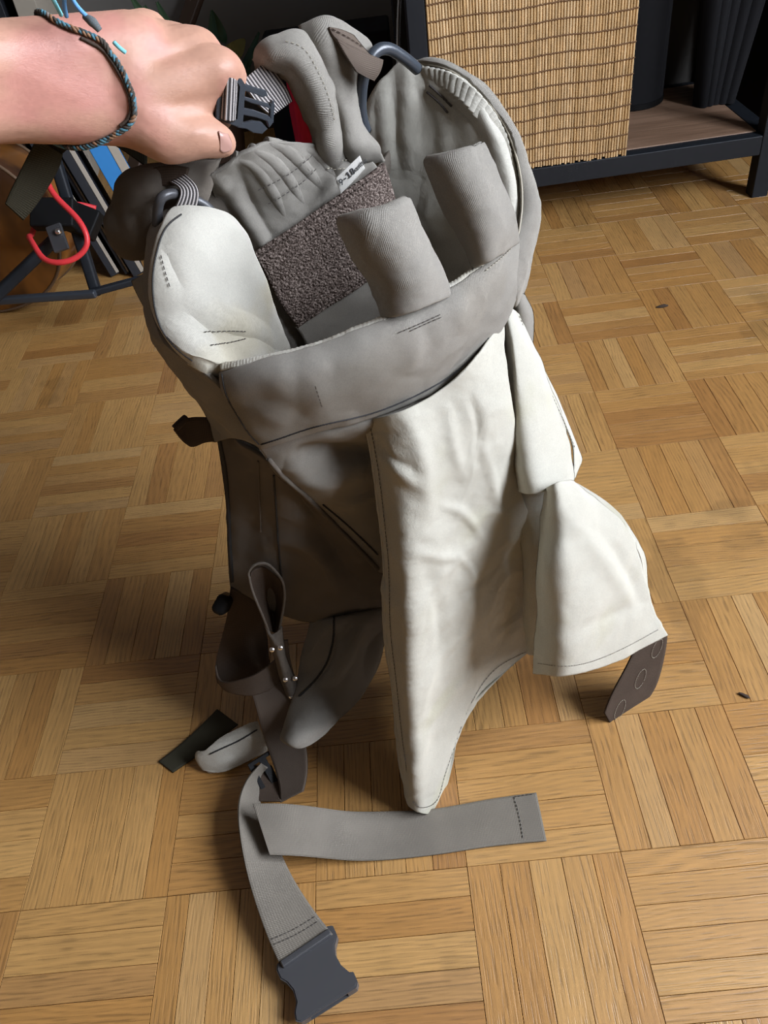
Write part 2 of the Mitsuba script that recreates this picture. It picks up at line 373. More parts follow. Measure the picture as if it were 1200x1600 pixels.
for i, (px_, py_) in enumerate([(-pw, 0), (-CW, 0), (-pw, CD-pw), (-CW, CD-pw)]):
    add('cabinet__leg', moved(rbox((pw, pw, CHT), .002), M@trimesh.transformations.translation_matrix((px_+pw/2, py_+pw/2, CHT/2))), 'black_metal', 30)
RZ0, RZ1 = .085, .122
for y_ in (0, CD-pw):
    add('cabinet__rail', moved(rbox((CW-pw*2, pw, RZ1-RZ0), .002), M@trimesh.transformations.translation_matrix((-CW/2, y_+pw/2, (RZ0+RZ1)/2))), 'black_metal', 30)
for x_ in (-pw, -CW):
    add('cabinet__side_rail', moved(rbox((pw, CD-2*pw, RZ1-RZ0), .002), M@trimesh.transformations.translation_matrix((x_+pw/2, CD/2, (RZ0+RZ1)/2))), 'black_metal', 30)
add('cabinet__top', moved(rbox((CW, CD, .03), .003), M@trimesh.transformations.translation_matrix((-CW/2, CD/2, CHT+.015))), 'black_metal', 30)
add('cabinet__shelf', moved(rbox((CW-.07, CD-.05, .012), .002), M@trimesh.transformations.translation_matrix((-CW/2, CD/2, RZ1-.004))), 'shelf_wood', 30, label='brown wooden shelf')
add('cabinet__back_panel', moved(rbox((CW-.004, .012, CHT-.03), .002), M@trimesh.transformations.translation_matrix((-CW/2, CD+.008, (CHT+.03)/2))), 'dark_board', 30)
xr = plane_hit(978, 257, .0)[0]; xl = -CW+pw*1.05
nst = int((xr-xl)/.0052); cane, cuv = [], []
zt, zb = .66, RZ1+.001
for i in range(nst):
    x = xl+(xr-xl)*(i+.5)/nst; r = .0028*rng.uniform(.85, 1.06)
    zz = zb + rng.uniform(-.004, .003)
    ring = np.array([[math.cos(a)*r, math.sin(a)*r] for a in np.arange(6)*TAU/6])
    lv = np.linspace(zz, zt, 8)
    V = np.vstack([np.c_[x+ring[:, 0]+rng.normal(0, .00012), .004+ring[:, 1]+rng.normal(0, .0003), np.full(6, z)] for z in lv])
    F = [f for L in range(7) for j in range(6) for f in ([L*6+j, L*6+(j+1) % 6, L*6+6+(j+1) % 6], [L*6+j, L*6+6+(j+1) % 6, L*6+6+j])]
    F += [[0, j+1, j] for j in range(1, 5)]
    cane.append(trimesh.Trimesh(V, F, process=False)); cuv.append(np.c_[np.full(len(V), i+.5), V[:, 2]])
add('cabinet__door', moved(rbox((xr-xl, .006, zt-zb), .001), M@trimesh.transformations.translation_matrix(((xr+xl)/2, .0095, (zt+zb)/2))), 'cane_thread', 30, label='sliding door woven from split cane')
add('cabinet__door__cane_sticks', moved(cat(cane), M), 'cane', True, np.vstack(cuv), kind='stuff')
z = zb+.012
while z < zt-.01:
    n = nst*2
    xs = np.linspace(xl, xr, n); p = np.c_[xs, .0012-.0004+np.where(np.arange(n) % 2, .0008, -.0003), z+.0014*np.sin(xs*40)+rng.normal(0, .0004, n)]
    add('cabinet__door__thread', moved(tube(p, .0013, k=5, smooth=False), M), 'cane_thread'); z += .0262
# things in the open bay of the cabinet
def lathe(prof, n=40):
    a = np.arange(n)*TAU/n; prof = np.asarray(prof, float)
    V = np.vstack([np.c_[r*np.cos(a), r*np.sin(a), np.full(n, z)] for r, z in prof] + [[[0, 0, prof[0][1]], [0, 0, prof[-1][1]]]])
    F = [f for i in range(len(prof)-1) for j in range(n) for f in ([i*n+j, i*n+(j+1) % n, (i+1)*n+(j+1) % n], [i*n+j, (i+1)*n+(j+1) % n, (i+1)*n+j])]
    m = len(prof)*n
    for j in range(n): F += [[m, (j+1) % n, j], [m+1, m-n+j, m-n+(j+1) % n]]
    return trimesh.Trimesh(V, F, process=False)
sz = RZ1+.002
def shelf_pt(px, py):
    r = Minv[:3, :3]@ray(px, py); e = loc(EYE); return e + r*((sz-e[2])/r[2])
c0 = shelf_pt(1000, 165)
R_ = .066
k = thing('speaker', 'tall black cylinder standing on the cabinet shelf behind the cane door', 'speaker')
Mc = M@trimesh.transformations.translation_matrix((c0[0]-.01, c0[1]+.035, sz))
add('speaker__body', moved(lathe([(R_-.004, 0), (R_, .004), (R_, .40), (R_-.004, .405)]), Mc), 'black_cloth', 40)
add('speaker__foot_ring', moved(lathe([(R_+.0015, .002), (R_+.0015, .012), (R_-.001, .014)]), Mc), 'black_plastic', 40)
u0, u1 = shelf_pt(1092, 160), shelf_pt(1150, 172)
thing('folded_cloth_bundle', 'pleated black cloth bundle leaning beside the black cylinder in the cabinet', 'bundle')
uc = (u0+u1)/2
for i in range(5):
    t = (i-2)/2.
    base = np.array([uc[0]+t*.028, uc[1]+.02-abs(t)*.008, sz+.001]); tip = base + np.array([.045+t*.035, .05, .43])
    ex = np.array([1., 0, 0]); 
    rows = []
    for s_ in np.linspace(0, 1, 6):
        c_ = base*(1-s_)+tip*s_; w_ = .016+.014*s_
        rows.append([ (M@np.r_[c_+np.array([-w_, .008, 0]), 1])[:3], (M@np.r_[c_+np.array([0, -.014*(1+.3*s_), 0]), 1])[:3], (M@np.r_[c_+np.array([w_, .008, 0]), 1])[:3]])
    sh = sheet(rows, .003, 12, 16)
    add('folded_cloth_bundle__pleat', sh.mesh, 'black_cloth', True, sh.uv)

scene['black_case_001'] = mikit.ply(moved(rbox((.24, .30, .52), .006), M@trimesh.transformations.translation_matrix((.20, CD-.03, .262))), 'black_cloth', smooth=30)  # added box that fills the dark area beyond the cabinet
labels['black_case_001'] = {'label': 'black box added to darken the right edge beside the cabinet', 'category': 'case'}
# ------------------------------------------------------------------ far left: stand, cable, instrument, records, plant
def hullrod(a, b, ra, rb, seg=10): return manifold3d.Manifold.batch_hull([manifold3d.Manifold.sphere(ra, seg).translate(tuple(a)), manifold3d.Manifold.sphere(rb, seg).translate(tuple(b))])
def bar(a, b, w_, h_, up=(0, 0, 1.)):
    a, b = np.asarray(a), np.asarray(b); L = np.linalg.norm(b-a)
    return moved(rbox((L, w_, h_), min(w_, h_)*.25), frame((a+b)/2, b-a, np.cross(up, b-a)))
thing('keyboard_stand', 'black metal folding stand with a bolted brace at the left edge', 'stand')
g0, g1 = G(-60, 482, .012), G(140, 458, .012)
g2 = G(222, 432, .012)
add('keyboard_stand__foot_bar', bar(G(-120, 478, .09), G(150, 459, .09), .014, .014), 'grey_plastic', 30)
add('keyboard_stand__foot_bar', bar(G(140, 458, .09), G(300, 415, .09), .013, .013), 'black_metal', 30)
tpost = D(82, 205, 1.62)
add('keyboard_stand__post', bar(G(152, 462, .075), D(55, 150, 1.36), .020, .020), 'black_metal', 30)
add('keyboard_stand__brace', bar(D(-25, 480, 1.42), D(95, 365, 1.40), .019, .019), 'black_metal', 30)
bk = D(90, 372, 1.37)
add('keyboard_stand__bracket', moved(rbox((.045, .026, .008), .002), frame(bk, RT*.35-UP, RT)), 'slate_plastic', 30)
add('keyboard_stand__clamp', moved(rbox((.075, .05, .03), .004), frame(D(85, 335, 1.42), RT, UP)), 'black_plastic', 30)
add('keyboard_stand__clamp', moved(rbox((.06, .05, .03), .004), frame(D(128, 345, 1.45), RT-UP*.4, UP)), 'black_plastic', 30)
add('keyboard_stand__bolt', moved(trimesh.creation.icosphere(2, .0055), trimesh.transformations.translation_matrix(D(91, 362, 1.361))), 'steel')
add('keyboard_stand__bolt', moved(trimesh.creation.icosphere(2, .0045), trimesh.transformations.translation_matrix(D(150, 461, 1.545))), 'steel')
cab = [D(66, 240, 1.33), D(70, 270, 1.325), D(82, 300, 1.32), D(105, 325, 1.32), D(128, 352, 1.32), D(136, 380, 1.325), D(125, 398, 1.33), D(95, 410, 1.33), D(70, 405, 1.335), D(56, 388, 1.345), D(50, 365, 1.47), D(66, 340, 1.52), D(100, 320, 1.53), D(150, 325, 1.55)]
scene['cable'] = mikit.ply(tube(cab, .0046, 140, 10), 'red_rubber', smooth=True); labels['cable'] = {'label': 'red rubber cable looping around the black stand', 'category': 'cable'}
# glossy amber instrument body: an upright rounded shell standing on its curved edge
thing('wooden_instrument', 'glossy amber wooden instrument body with curved edge at the left border', 'instrument')
ctr = G(-18, 520, 0); ctr[2] = .19; ctr = ctr + np.array([0, .12, 0])
ex_ = np.array([.96, -.28, 0]); ex_ /= np.linalg.norm(ex_)
A = np.linspace(0, TAU, 72, endpoint=False)
def body_r(a): return .19*(1+.10*np.cos(2*a)-.05*np.sin(a)+.03*np.cos(3*a))
def shell(y, k): return np.array([ctr + ex_*(body_r(a)*k*math.cos(a)) + np.array([0, 0, 1.])*(body_r(a)*k*math.sin(a)*1.0) + np.cross([0, 0, 1.], ex_)*y for a in A])
rows = [(-.05, .02), (-.05, .55), (-.047, .9), (-.043, .985), (-.036, 1.0), (.036, 1.0), (.043, .985), (.047, .9), (.05, .02)]
V = np.vstack([shell(y, k) for y, k in rows]); n = len(A)
F = [f for i in range(len(rows)-1) for j in range(n) for f in ([i*n+j, i*n+(j+1) % n, (i+1)*n+(j+1) % n], [i*n+j, (i+1)*n+(j+1) % n, (i+1)*n+j])]
V[:, 2] -= V[:, 2].min()-.001
add('wooden_instrument__body', trimesh.Trimesh(V, F, process=False), 'amber_wood', 40)
for y_ in (-.041, .041):
    rim = shell(y_, 1.0); rim[:, 2] = V[np.arange(n)+n*(4 if y_ < 0 else 5), 2]
    add('wooden_instrument__binding', tube(np.vstack([rim, rim[:1]]), .0032, smooth=False, k=6), 'binding')
# leaning records
grp = 'records leaning behind the stand'
specs = [(150, 420, 205, .016, 'spine_black', 'black sleeve with a cream edge, leaning nearest the stand'), (185, 412, 230, .012, 'spine_cream', 'cream edged sleeve leaning between black ones'),
         (205, 408, 250, .022, 'spine_black', 'thick black sleeve ending lowest, right of the cream edged one'), (238, 395, 290, .014, 'spine_blue', 'blue record sleeve under the hand')]
def lean(px, d, lean_px, th, mat, lab, wid=.30, hgt=.42):
    base = D(px, 418, d); base[2] = .004
    top = base + np.array([-.10, .03, .40])
    up = (top-base)/np.linalg.norm(top-base)
    side = np.array([.95, .30, 0]); side -= up*(side@up); side /= np.linalg.norm(side); dep = np.cross(up, side)
    dep = dep if dep[1] > 0 else -dep
    key = numbered('record_sleeve'); thing(key, lab, 'record sleeve', group='record sleeves leaning behind the stand')
    m = frame(base+up*hgt/2+dep*wid/2+side*0, side, dep)
    if np.dot(m[:3, 2], up) < 0: m[:3, 2] *= -1; m[:3, 1] *= 1
    bx = tomesh(rbox((th, wid, hgt), .0015, 6)); bx.apply_transform(m)
    add(key+'__cover', bx, mat, 30)
    e = tomesh(rbox((th*.35, .002, hgt*.985), .0008, 6)); e.apply_transform(m@trimesh.transformations.translation_matrix((th*.36, -wid/2-.0008, 0)))
    add(key+'__edge', e, 'spine_cream', 30)
lean(176, 1.72, 0, .020, 'spine_black', 'black record sleeve leaning nearest the stand post')
lean(196, 1.72, 0, .010, 'spine_black', 'thin black record sleeve second from the stand post')
lean(214, 1.71, 0, .026, 'spine_black', 'thick black record sleeve with pale edge reaching lowest on the floor')
lean(262, 1.78, 0, .050, 'spine_blue', 'bright blue record sleeve showing under the wrist', hgt=.47)
for i, px_ in enumerate((-60, -20, 30, 75, 120)):
    b = D(px_, 60, 2.25); b[2] = .0
    key = numbered('shelf_box'); 
    scene[key] = mikit.ply(moved(rbox((.05, .22, .62+.03*(i % 3)), .003), frame(np.array([b[0], 1.86, .32]), np.array([1., .1, 0]), np.array([-.1, 1., 0]))), ['spine_black', 'spine_black', 'dark_wood', 'spine_black', 'spine_cream'][i], smooth=30)
    labels[key] = {'label': ['black upright case leftmost behind the arm', 'black upright case second from left behind the arm', 'dark brown upright case behind the arm', 'black upright case behind the bracelet tassels', 'cream upright case behind the bracelet'][i], 'category': 'case', 'group': 'upright cases behind the arm'}
# plant and pole by the wall
thing('potted_plant', 'dark leafy plant in front of the wall above the hand', 'plant')
pb = G(330, 60, 0); pb = np.array([pb[0], 1.72, 0])
pb = YP(330, 180, 1.72); pb[2] = 0
add('potted_plant__pot', moved(lathe([(.05, 0), (.06, .005), (.075, .10), (.078, .11), (.070, .11), (.066, .09)]), trimesh.transformations.translation_matrix(pb)), 'dark_wood', 40)
def leafmesh(a, b, wid, bend):
    a, b = np.asarray(a), np.asarray(b); d = b-a; s = np.cross(d, FW); s /= np.linalg.norm(s)
    ts = np.linspace(0, 1, 9); rows = []
    for t in ts:
        c = a+d*t+FW*bend*math.sin(math.pi*t); h = wid*math.sin(math.pi*min(1, t*.92+.06))**.7
        rows.append([c-s*h, c+FW*.004, c+s*h])
    return sheet(rows, .0008, 9, 18).mesh
root = pb+np.array([0, 0, .10])
for a, b, w_, mt in [(root, YP(331, 18, 1.72), .02, 'leaf'), (YP(352, 66, 1.72), YP(330, 15, 1.72), .012, 'leaf'), (YP(350, 80, 1.72), YP(383, 62, 1.72), .022, 'leaf_dry'), (root, YP(390, 105, 1.72), .02, 'leaf'), (root, YP(385, 95, 1.72), .016, 'leaf'),
                     (root, YP(225, 8, 1.68), .02, 'leaf'), (root, YP(245, 2, 1.66), .018, 'leaf'), (root, YP(205, -5, 1.68), .022, 'leaf'), (root, YP(405, 50, 1.72), .014, 'leaf')]:
    add('potted_plant__leaf', leafmesh(a, b, w_, .02), mt)
sp = bar(D(255, 40, 2.0), D(310, -40, 2.0), .045, .02); scene['wooden_board'] = mikit.ply(sp, 'dark_wood', smooth=30)
e0 = D(200, 130, 2.0); 
scene['wooden_board'] = mikit.ply(bar(np.r_[D(165, 175, 1.98)[:2], .01], D(330, -70, 2.02), .05, .018), 'dark_wood', smooth=30)
labels['wooden_board'] = {'label': 'dark brown wooden board leaning behind the knuckles', 'category': 'board'}
# black box, thin rod and red cloth behind the carrier
bb = G(600, 330, 0)
scene['black_case'] = mikit.ply(moved(rbox((.30, .14, .30), .006), frame(D(520, 150, 1.98)+np.array([0, .05, -.02]), np.array([1., -.05, 0]), np.array([.05, 1., 0]))), 'black_cloth', smooth=30)
labels['black_case'] = {'label': 'black case on the floor left of the cabinet', 'category': 'case'}
rb_ = D(622, 90, 1.60)
scene['metal_rod'] = mikit.ply(tube([np.r_[(D(622, 90, 1.60)*1.18-D(628, -60, 1.62)*.18)[:2], .0], rb_, D(628, -60, 1.62)], .004, 20), 'steel', smooth=True)
labels['metal_rod'] = {'label': 'thin metal rod standing beside the left cabinet leg', 'category': 'rod'}
rp = G(468, 262, 0); 
rc = np.array([YP(473, 190, 1.55)[0], 1.55, 0])
pr = [(.02, .002), (.055, .004), (.06, .05), (.057, .16), (.045, .24), (.03, .27), (.035, .29), (.02, .295)]
m_ = lathe(pr, 48); vv = m_.vertices.copy(); an = np.arctan2(vv[:, 1], vv[:, 0]); vv[:, :2] *= (1+.10*np.sin(an*7+vv[:, 2]*20))[:, None]; vv[:, :2] *= .42
scene['red_bag'] = mikit.ply(moved(trimesh.Trimesh(vv, m_.faces, process=False), trimesh.transformations.translation_matrix(rc)), 'red_cloth', smooth=50)
labels['red_bag'] = {'label': 'red cloth bag on the floor, glimpsed through the gap in the carrier top', 'category': 'bag'}

# ================================================================== the baby carrier
BC = 'baby_carrier'
thing(BC, 'grey and beige fabric baby carrier held upright on the parquet by its top', 'baby carrier')
K = lambda k: BC+'__'+k

# --- inside back panel, gathered at the hand
bp = sheet([[(325, 268, .118), (350, 258, .112), (380, 238, .108), (420, 222, .112), (465, 222, .122), (510, 226, .132), (560, 235, .14)],
            [(335, 310, .126), (365, 300, .120), (405, 288, .116), (450, 268, .120), (490, 258, .128), (535, 255, .134), (578, 250, .142)],
            [(350, 360, .132), (385, 352, .126), (425, 335, .122), (465, 315, .124), (505, 298, .130), (550, 280, .136), (590, 265, .142)],
            [(380, 430, .134), (410, 420, .130), (450, 405, .127), (495, 380, .127), (535, 355, .130), (575, 330, .135), (606, 312, .142)],
            [(415, 520, .134), (445, 515, .131), (485, 500, .130), (530, 475, .130), (570, 450, .132), (610, 425, .136), (632, 410, .144)],
            [(440, 600, .130), (475, 595, .128), (520, 580, .126), (560, 565, .126), (610, 545, .128), (660, 520, .132), (680, 500, .14)],
            [(455, 760, .105), (495, 760, .10), (540, 750, .10), (580, 740, .10), (640, 730, .10), (700, 700, .105), (760, 660, .112)]],
           .003, 120, 120, wr=.004, wf=26, seed=3, ripple=(.0006, 5, 0), crease=[([(345, 262), (360, 300), (392, 350), (440, 420)], .006, .004), ([(372, 262), (395, 320), (425, 375)], .004, -.003), ([(330, 270), (345, 285), (350, 300)], .005, .004), ([(505, 240), (520, 265), (532, 300)], .003, -.002)])
put(K('back_panel'), bp, 'grey_canvas', label='grey inner back panel gathered under the hand')
# pleats: raised folds running from the thumb down to the patch
for i, (path, r) in enumerate([([(362, 245), (395, 262), (425, 300), (452, 352)], .0042), ([(385, 232), (425, 250), (455, 285), (480, 325)], .0045), ([(415, 222), (455, 240), (485, 270), (512, 305)], .0045),
                               ([(470, 232), (495, 240), (515, 262), (530, 285)], .004)]):
    p = on(bp, path, -.0036, 24)
    add(K('pleat'), tube(p, [r*.8, r*1.25, r*1.25, r*.7], k=16, smooth=False, flat=1), 'grey_canvas')
stitches(K('stitching'), [on(bp, [(402, 292), (440, 272), (482, 240)], .0042, 40), on(bp, [(418, 312), (455, 290), (492, 256)], .0042, 40)])
stitches(K('stitching'), [on(bp, [(505, 250), (540, 250)], .002, 10), on(bp, [(508, 262), (545, 262)], .002, 10)], 'pale_thread')
# --- velcro patch
vp = sheet([[(396, 396, .1195), (450, 360, .1165), (520, 312, .1185), (600, 255, .130)],
            [(416, 432, .1205), (470, 400, .1175), (540, 352, .1195), (611, 289, .131)],
            [(440, 478, .1215), (494, 442, .1185), (560, 395, .1205), (624, 336, .132)],
            [(466, 511, .1215), (515, 478, .1185), (580, 435, .1205), (638, 382, .132)]], .0022, 60, 40, wr=.0006, wf=40)
put(K('velcro_patch'), vp, 'velcro', label='fuzzy brown-grey hook and loop patch')
stitches(K('velcro_patch__stitching'), [on(vp, [(404, 402), (455, 366), (524, 318), (600, 265)], .001, 60), on(vp, [(470, 502), (520, 468), (580, 428)], .001, 40), on(vp, [(404, 404), (424, 440), (450, 484), (466, 502)], .001, 40)], 'velcro', .0022, .0016, .0005)
lw = sheet([[(462, 512, .122), (520, 474, .121), (590, 428, .123)], [(478, 540, .124), (535, 510, .123), (605, 470, .125)], [(495, 600, .124), (560, 580, .124), (640, 540, .126)]], .002, 30, 30, wr=.001)
put(K('lower_panel'), lw, 'grey_canvas')
# --- size label
sl = sheet([[(524, 279, .1135), (543, 261, .114), (562, 243, .117)], [(532, 303, .1125), (551, 284, .113), (570, 263, .116)]], .0008, 16, 10)
put(K('size_label'), sl, 'label_cloth', label='small pale label printed 9-18 months')
a_, b_ = P(534, 297, .1112), P(567, 266, .1148); lx = b_-a_; ly = P(524, 279, .1135)-P(532, 303, .1125)
fm = frame(a_+ly*.22, lx, ly)
t1 = meshkit.text_mesh('9-18', .0042, .0004, True); t1.apply_transform(fm)
t2 = meshkit.text_mesh('months', .0030, .0004); t2.apply_transform(fm@trimesh.transformations.translation_matrix((.0122, 0, 0)))
for q in (t1, t2): q.apply_translation(-FW*.0009)
add(K('size_label__lettering'), cat([t1, t2]), 'print_ink', False)

# --- left wing (padded, beige inside) and its grey outside
wl = sheet([[(282, 334, .112), (300, 331, .110), (322, 333, .111), (345, 341, .114)],
            [(262, 350, .100), (295, 348, .094), (335, 352, .098), (368, 362, .112)],
            [(246, 385, .088), (290, 390, .080), (345, 398, .088), (395, 408, .112)],
            [(238, 430, .076), (290, 440, .066), (360, 455, .078), (420, 468, .112)],
            [(240, 480, .066), (300, 492, .054), (375, 505, .072), (438, 522, .112)],
            [(254, 522, .052), (310, 530, .046), (380, 542, .064), (446, 548, .105)],
            [(282, 556, .038), (330, 562, .036), (385, 570, .052), (448, 575, .098)],
            [(322, 582, .026), (355, 590, .030), (400, 600, .046), (452, 610, .092)]], .004, 90, 110, wr=.0026, wf=22, seed=11, puff=.006, edge=.35, crease=[([(262, 395), (272, 430), (285, 455)], .004, -.0022), ([(300, 470), (335, 495), (372, 512)], .005, .003), ([(290, 490), (330, 530), (350, 560)], .005, -.003), ([(340, 500), (385, 515), (420, 550)], .004, .003), ([(270, 510), (300, 540), (330, 555)], .004, .003), ([(385, 520), (410, 540), (430, 560)], .003, -.002)])
put(K('wing'), wl, 'beige_lining', label='left padded wing with pale beige lining')
add(K('wing__piping'), tube(on(wl, [(284, 336), (264, 352), (248, 386), (240, 430), (242, 478), (256, 520), (284, 553), (322, 579)], .0008, 80), .00055, smooth=False, k=6), 'piping')
stitches(K('wing__stitching'), [on(wl, [(252, 400), (258, 425), (267, 452)], .0012, 24), on(wl, [(318, 520), (350, 516), (384, 517)], .0012, 24), on(wl, [(328, 540), (358, 536), (386, 528)], .0012, 24)])
gl = sheet([[(262, 330, .118), (268, 330, .116), (284, 333, .112)],
            [(240, 352, .116), (246, 353, .110), (263, 350, .101)],
            [(231, 385, .112), (235, 388, .100), (247, 385, .089)],
            [(227, 430, .108), (228, 433, .090), (239, 430, .077)],
            [(229, 482, .102), (230, 486, .082), (241, 480, .067)],
            [(243, 530, .096), (246, 532, .072), (255, 522, .053)],
            [(270, 572, .092), (278, 575, .062), (284, 556, .039)],
            [(302, 618, .090), (316, 620, .052), (323, 582, .027)],
            [(325, 655, .092), (345, 648, .048), (350, 610, .023)],
            [(338, 690, .094), (372, 685, .046), (408, 699, .026)]], .003, 40, 120, wr=.0028, wf=30, seed=4)
put(K('wing_outer'), gl, 'grey_canvas')
cg = sheet([[(206, 438, .115), (222, 430, .108), (236, 420, .10)], [(215, 458, .112), (228, 455, .10), (240, 450, .09)], [(232, 490, .10), (240, 492, .09), (248, 490, .08)]], .002, 16, 16)
put(K('gusset'), cg, 'grey_canvas')

# --- right wing
wr_ = sheet([[(640, 108, .182), (660, 104, .174), (690, 112, .160), (720, 128, .146)],
             [(600, 128, .188), (650, 122, .172), (705, 135, .148), (752, 162, .126)],
             [(574, 160, .190), (640, 165, .170), (715, 175, .140), (778, 205, .106)],
             [(572, 205, .188), (640, 220, .166), (720, 230, .132), (798, 252, .092)],
             [(582, 250, .184), (650, 275, .160), (730, 285, .124), (808, 305, .080)],
             [(600, 300, .178), (665, 330, .150), (735, 340, .114), (806, 352, .070)],
             [(640, 360, .166), (695, 390, .136), (750, 395, .100), (802, 392, .060)],
             [(680, 420, .150), (720, 440, .124), (760, 440, .090), (795, 425, .056)]], .004, 110, 110, wr=.0030, wf=24, seed=21, puff=.005, edge=.3, crease=[([(602, 140), (606, 190), (612, 260)], .006, .003), ([(640, 125), (640, 180), (646, 260)], .007, .003), ([(690, 150), (700, 190), (700, 250)], .006, .002), ([(664, 112), (668, 130), (672, 150)], .003, -.002), ([(700, 150), (735, 180), (765, 230)], .003, -.002)])
put(K('wing'), wr_, 'beige_lining', label='right padded wing with gathered beige lining')
gth = sheet([[(655, 104, .168), (662, 112, .165), (668, 122, .163)], [(702, 112, .148), (700, 128, .146), (700, 142, .144)], [(748, 145, .126), (740, 160, .125), (733, 174, .124)],
             [(785, 198, .112), (772, 206, .113), (760, 212, .118)], [(803, 245, .098), (790, 252, .102), (778, 256, .110)], [(813, 300, .084), (800, 306, .090), (786, 308, .102)], [(811, 340, .073), (799, 340, .080), (790, 342, .094)], [(803, 378, .062), (796, 376, .070), (790, 378, .086)]],
            .003, 26, 220, wr=.001, wf=60, seed=8, puff=.002, ripple=(.0007, 34, 1))
put(K('wing_001__gathered_border'), gth, 'beige_lining')
og = sheet([[(645, 101, .176), (656, 97, .174), (670, 100, .172)],
            [(690, 108, .154), (698, 106, .155), (708, 112, .160)],
            [(742, 142, .134), (755, 145, .135), (762, 155, .146)],
            [(783, 192, .113), (798, 205, .112), (802, 220, .130)],
            [(803, 240, .098), (822, 270, .094), (826, 285, .115)],
            [(813, 300, .084), (832, 312, .080), (834, 325, .104)],
            [(811, 340, .073), (830, 352, .069), (832, 365, .096)],
            [(804, 378, .062), (820, 400, .060), (822, 412, .088)],
            [(800, 410, .054), (808, 440, .054), (810, 460, .082)],
            [(797, 440, .050), (799, 470, .050), (800, 490, .078)]], .003, 36, 120, wr=.0018, wf=40, seed=9, puff=.003)
put(K('wing_outer'), og, 'grey_canvas')
add(K('wing_001__piping'), tube(on(og, [(650, 100), (695, 108), (746, 144), (787, 196), (806, 244), (816, 302), (814, 342), (806, 380)], .0008, 90), .0008, smooth=False, k=6), 'pale_thread')
add(K('wing_001__seam_line'), tube(on(wr_, [(672, 134), (690, 150), (706, 166)], .0008, 20), .0008, smooth=False, k=6), 'thread')
add(K('wing_001__seam_line'), tube(on(wr_, [(668, 144), (684, 158), (700, 176)], .0008, 20), .0008, smooth=False, k=6), 'thread')

# --- front rim band
rb = sheet([[(345, 580, .020), (385, 571, .008), (430, 562, .000), (490, 547, -.006), (550, 524, -.010), (605, 500, -.010), (655, 478, -.006), (700, 455, .002), (740, 428, .014), (775, 400, .030), (807, 372, .052)],
            [(352, 612, .018), (390, 600, .002), (435, 590, -.008), (492, 575, -.015), (552, 552, -.020), (610, 528, -.020), (662, 505, -.016), (708, 480, -.007), (748, 450, .006), (780, 420, .024), (808, 392, .050)],
            [(372, 650, .020), (405, 638, .006), (445, 628, -.004), (500, 612, -.012), (560, 592, -.018), (620, 568, -.018), (672, 545, -.014), (716, 518, -.005), (755, 485, .008), (785, 450, .026), (805, 420, .050)],
            [(392, 680, .024), (420, 670, .014), (460, 658, .006), (510, 645, -.001), (565, 628, -.006), (628, 602, -.006), (680, 577, -.003), (722, 550, .005), (760, 512, .017), (787, 475, .034), (801, 442, .054)],
            [(406, 698, .028), (434, 688, .020), (478, 673, .013), (522, 662, .007), (570, 651, .003), (636, 627, .002), (686, 601, .005), (728, 570, .012), (765, 528, .024), (788, 490, .040), (798, 456, .060)]],
           .004, 150, 70, wr=.0020, wf=28, seed=31, puff=.003, edge=.25, crease=[([(492, 550), (488, 600), (500, 650)], .010, .0025), ([(360, 640), (420, 620), (480, 640)], .008, -.002), ([(430, 560), (440, 600), (430, 640)], .010, .0022), ([(640, 500), (660, 520), (655, 560)], .007, -.0018), ([(700, 460), (712, 490), (716, 520)], .006, .0018)])
put(K('rim_band'), rb, 'grey_canvas', label='padded grey front rim band')
hemrow = lambda dy, o, dx=0: [(x+dx, y+dy, oo+o) for x, y, oo in [(345, 577, .020), (385, 569, .008), (430, 560, .000), (490, 545, -.006), (550, 522, -.010), (605, 498, -.010), (655, 476, -.006), (700, 453, .002), (740, 426, .014), (775, 398, .030), (806, 371, .052)]]
hm = sheet([hemrow(3, -.004), hemrow(-4, .000), hemrow(-7, .007), hemrow(-4, .016)], .002, 220, 14, wr=.0008, wf=60, seed=5, ripple=(.00022, 85, 0))
put(K('rim_band__gathered_hem'), hm, 'beige_lining', label='gathered pale hem along the rim')
rin = sheet([[c for c in hemrow(-3, .014)[1:]], hemrow(10, .024)[1:], hemrow(30, .028)[1:], hemrow(60, .032)[1:]], .002, 80, 30, wr=.002)
put(K('rim_lining'), rin, 'beige_lining')
add(K('rim_band__seam'), tube(on(rb, [(347, 584), (353, 614), (373, 652), (393, 682), (405, 694)], .0004, 40), .0005, smooth=False, k=6), 'piping')
add(K('rim_band__seam'), tube(on(rb, [(408, 694), (436, 685), (480, 670), (524, 659), (572, 648), (636, 624), (686, 598), (728, 567), (763, 528)], .0004, 90), .00055, smooth=False, k=6), 'piping')
stitches(K('rim_band__stitching'), [on(rb, [(492, 602), (498, 620), (503, 636)], .0012, 20)], 'brown_webbing')
stitches(K('rim_band__stitching'), [on(rb, [(622, 520), (650, 508), (690, 490)], .0012, 30), on(rb, [(640, 517), (668, 504), (692, 494)], .0012, 30)], 'thread')
stitches(K('rim_band__stitching'), [on(rb, [(752, 418), (778, 398), (798, 380)], .0012, 30), on(rb, [(758, 424), (782, 404), (800, 386)], .0012, 30)], 'pale_thread')

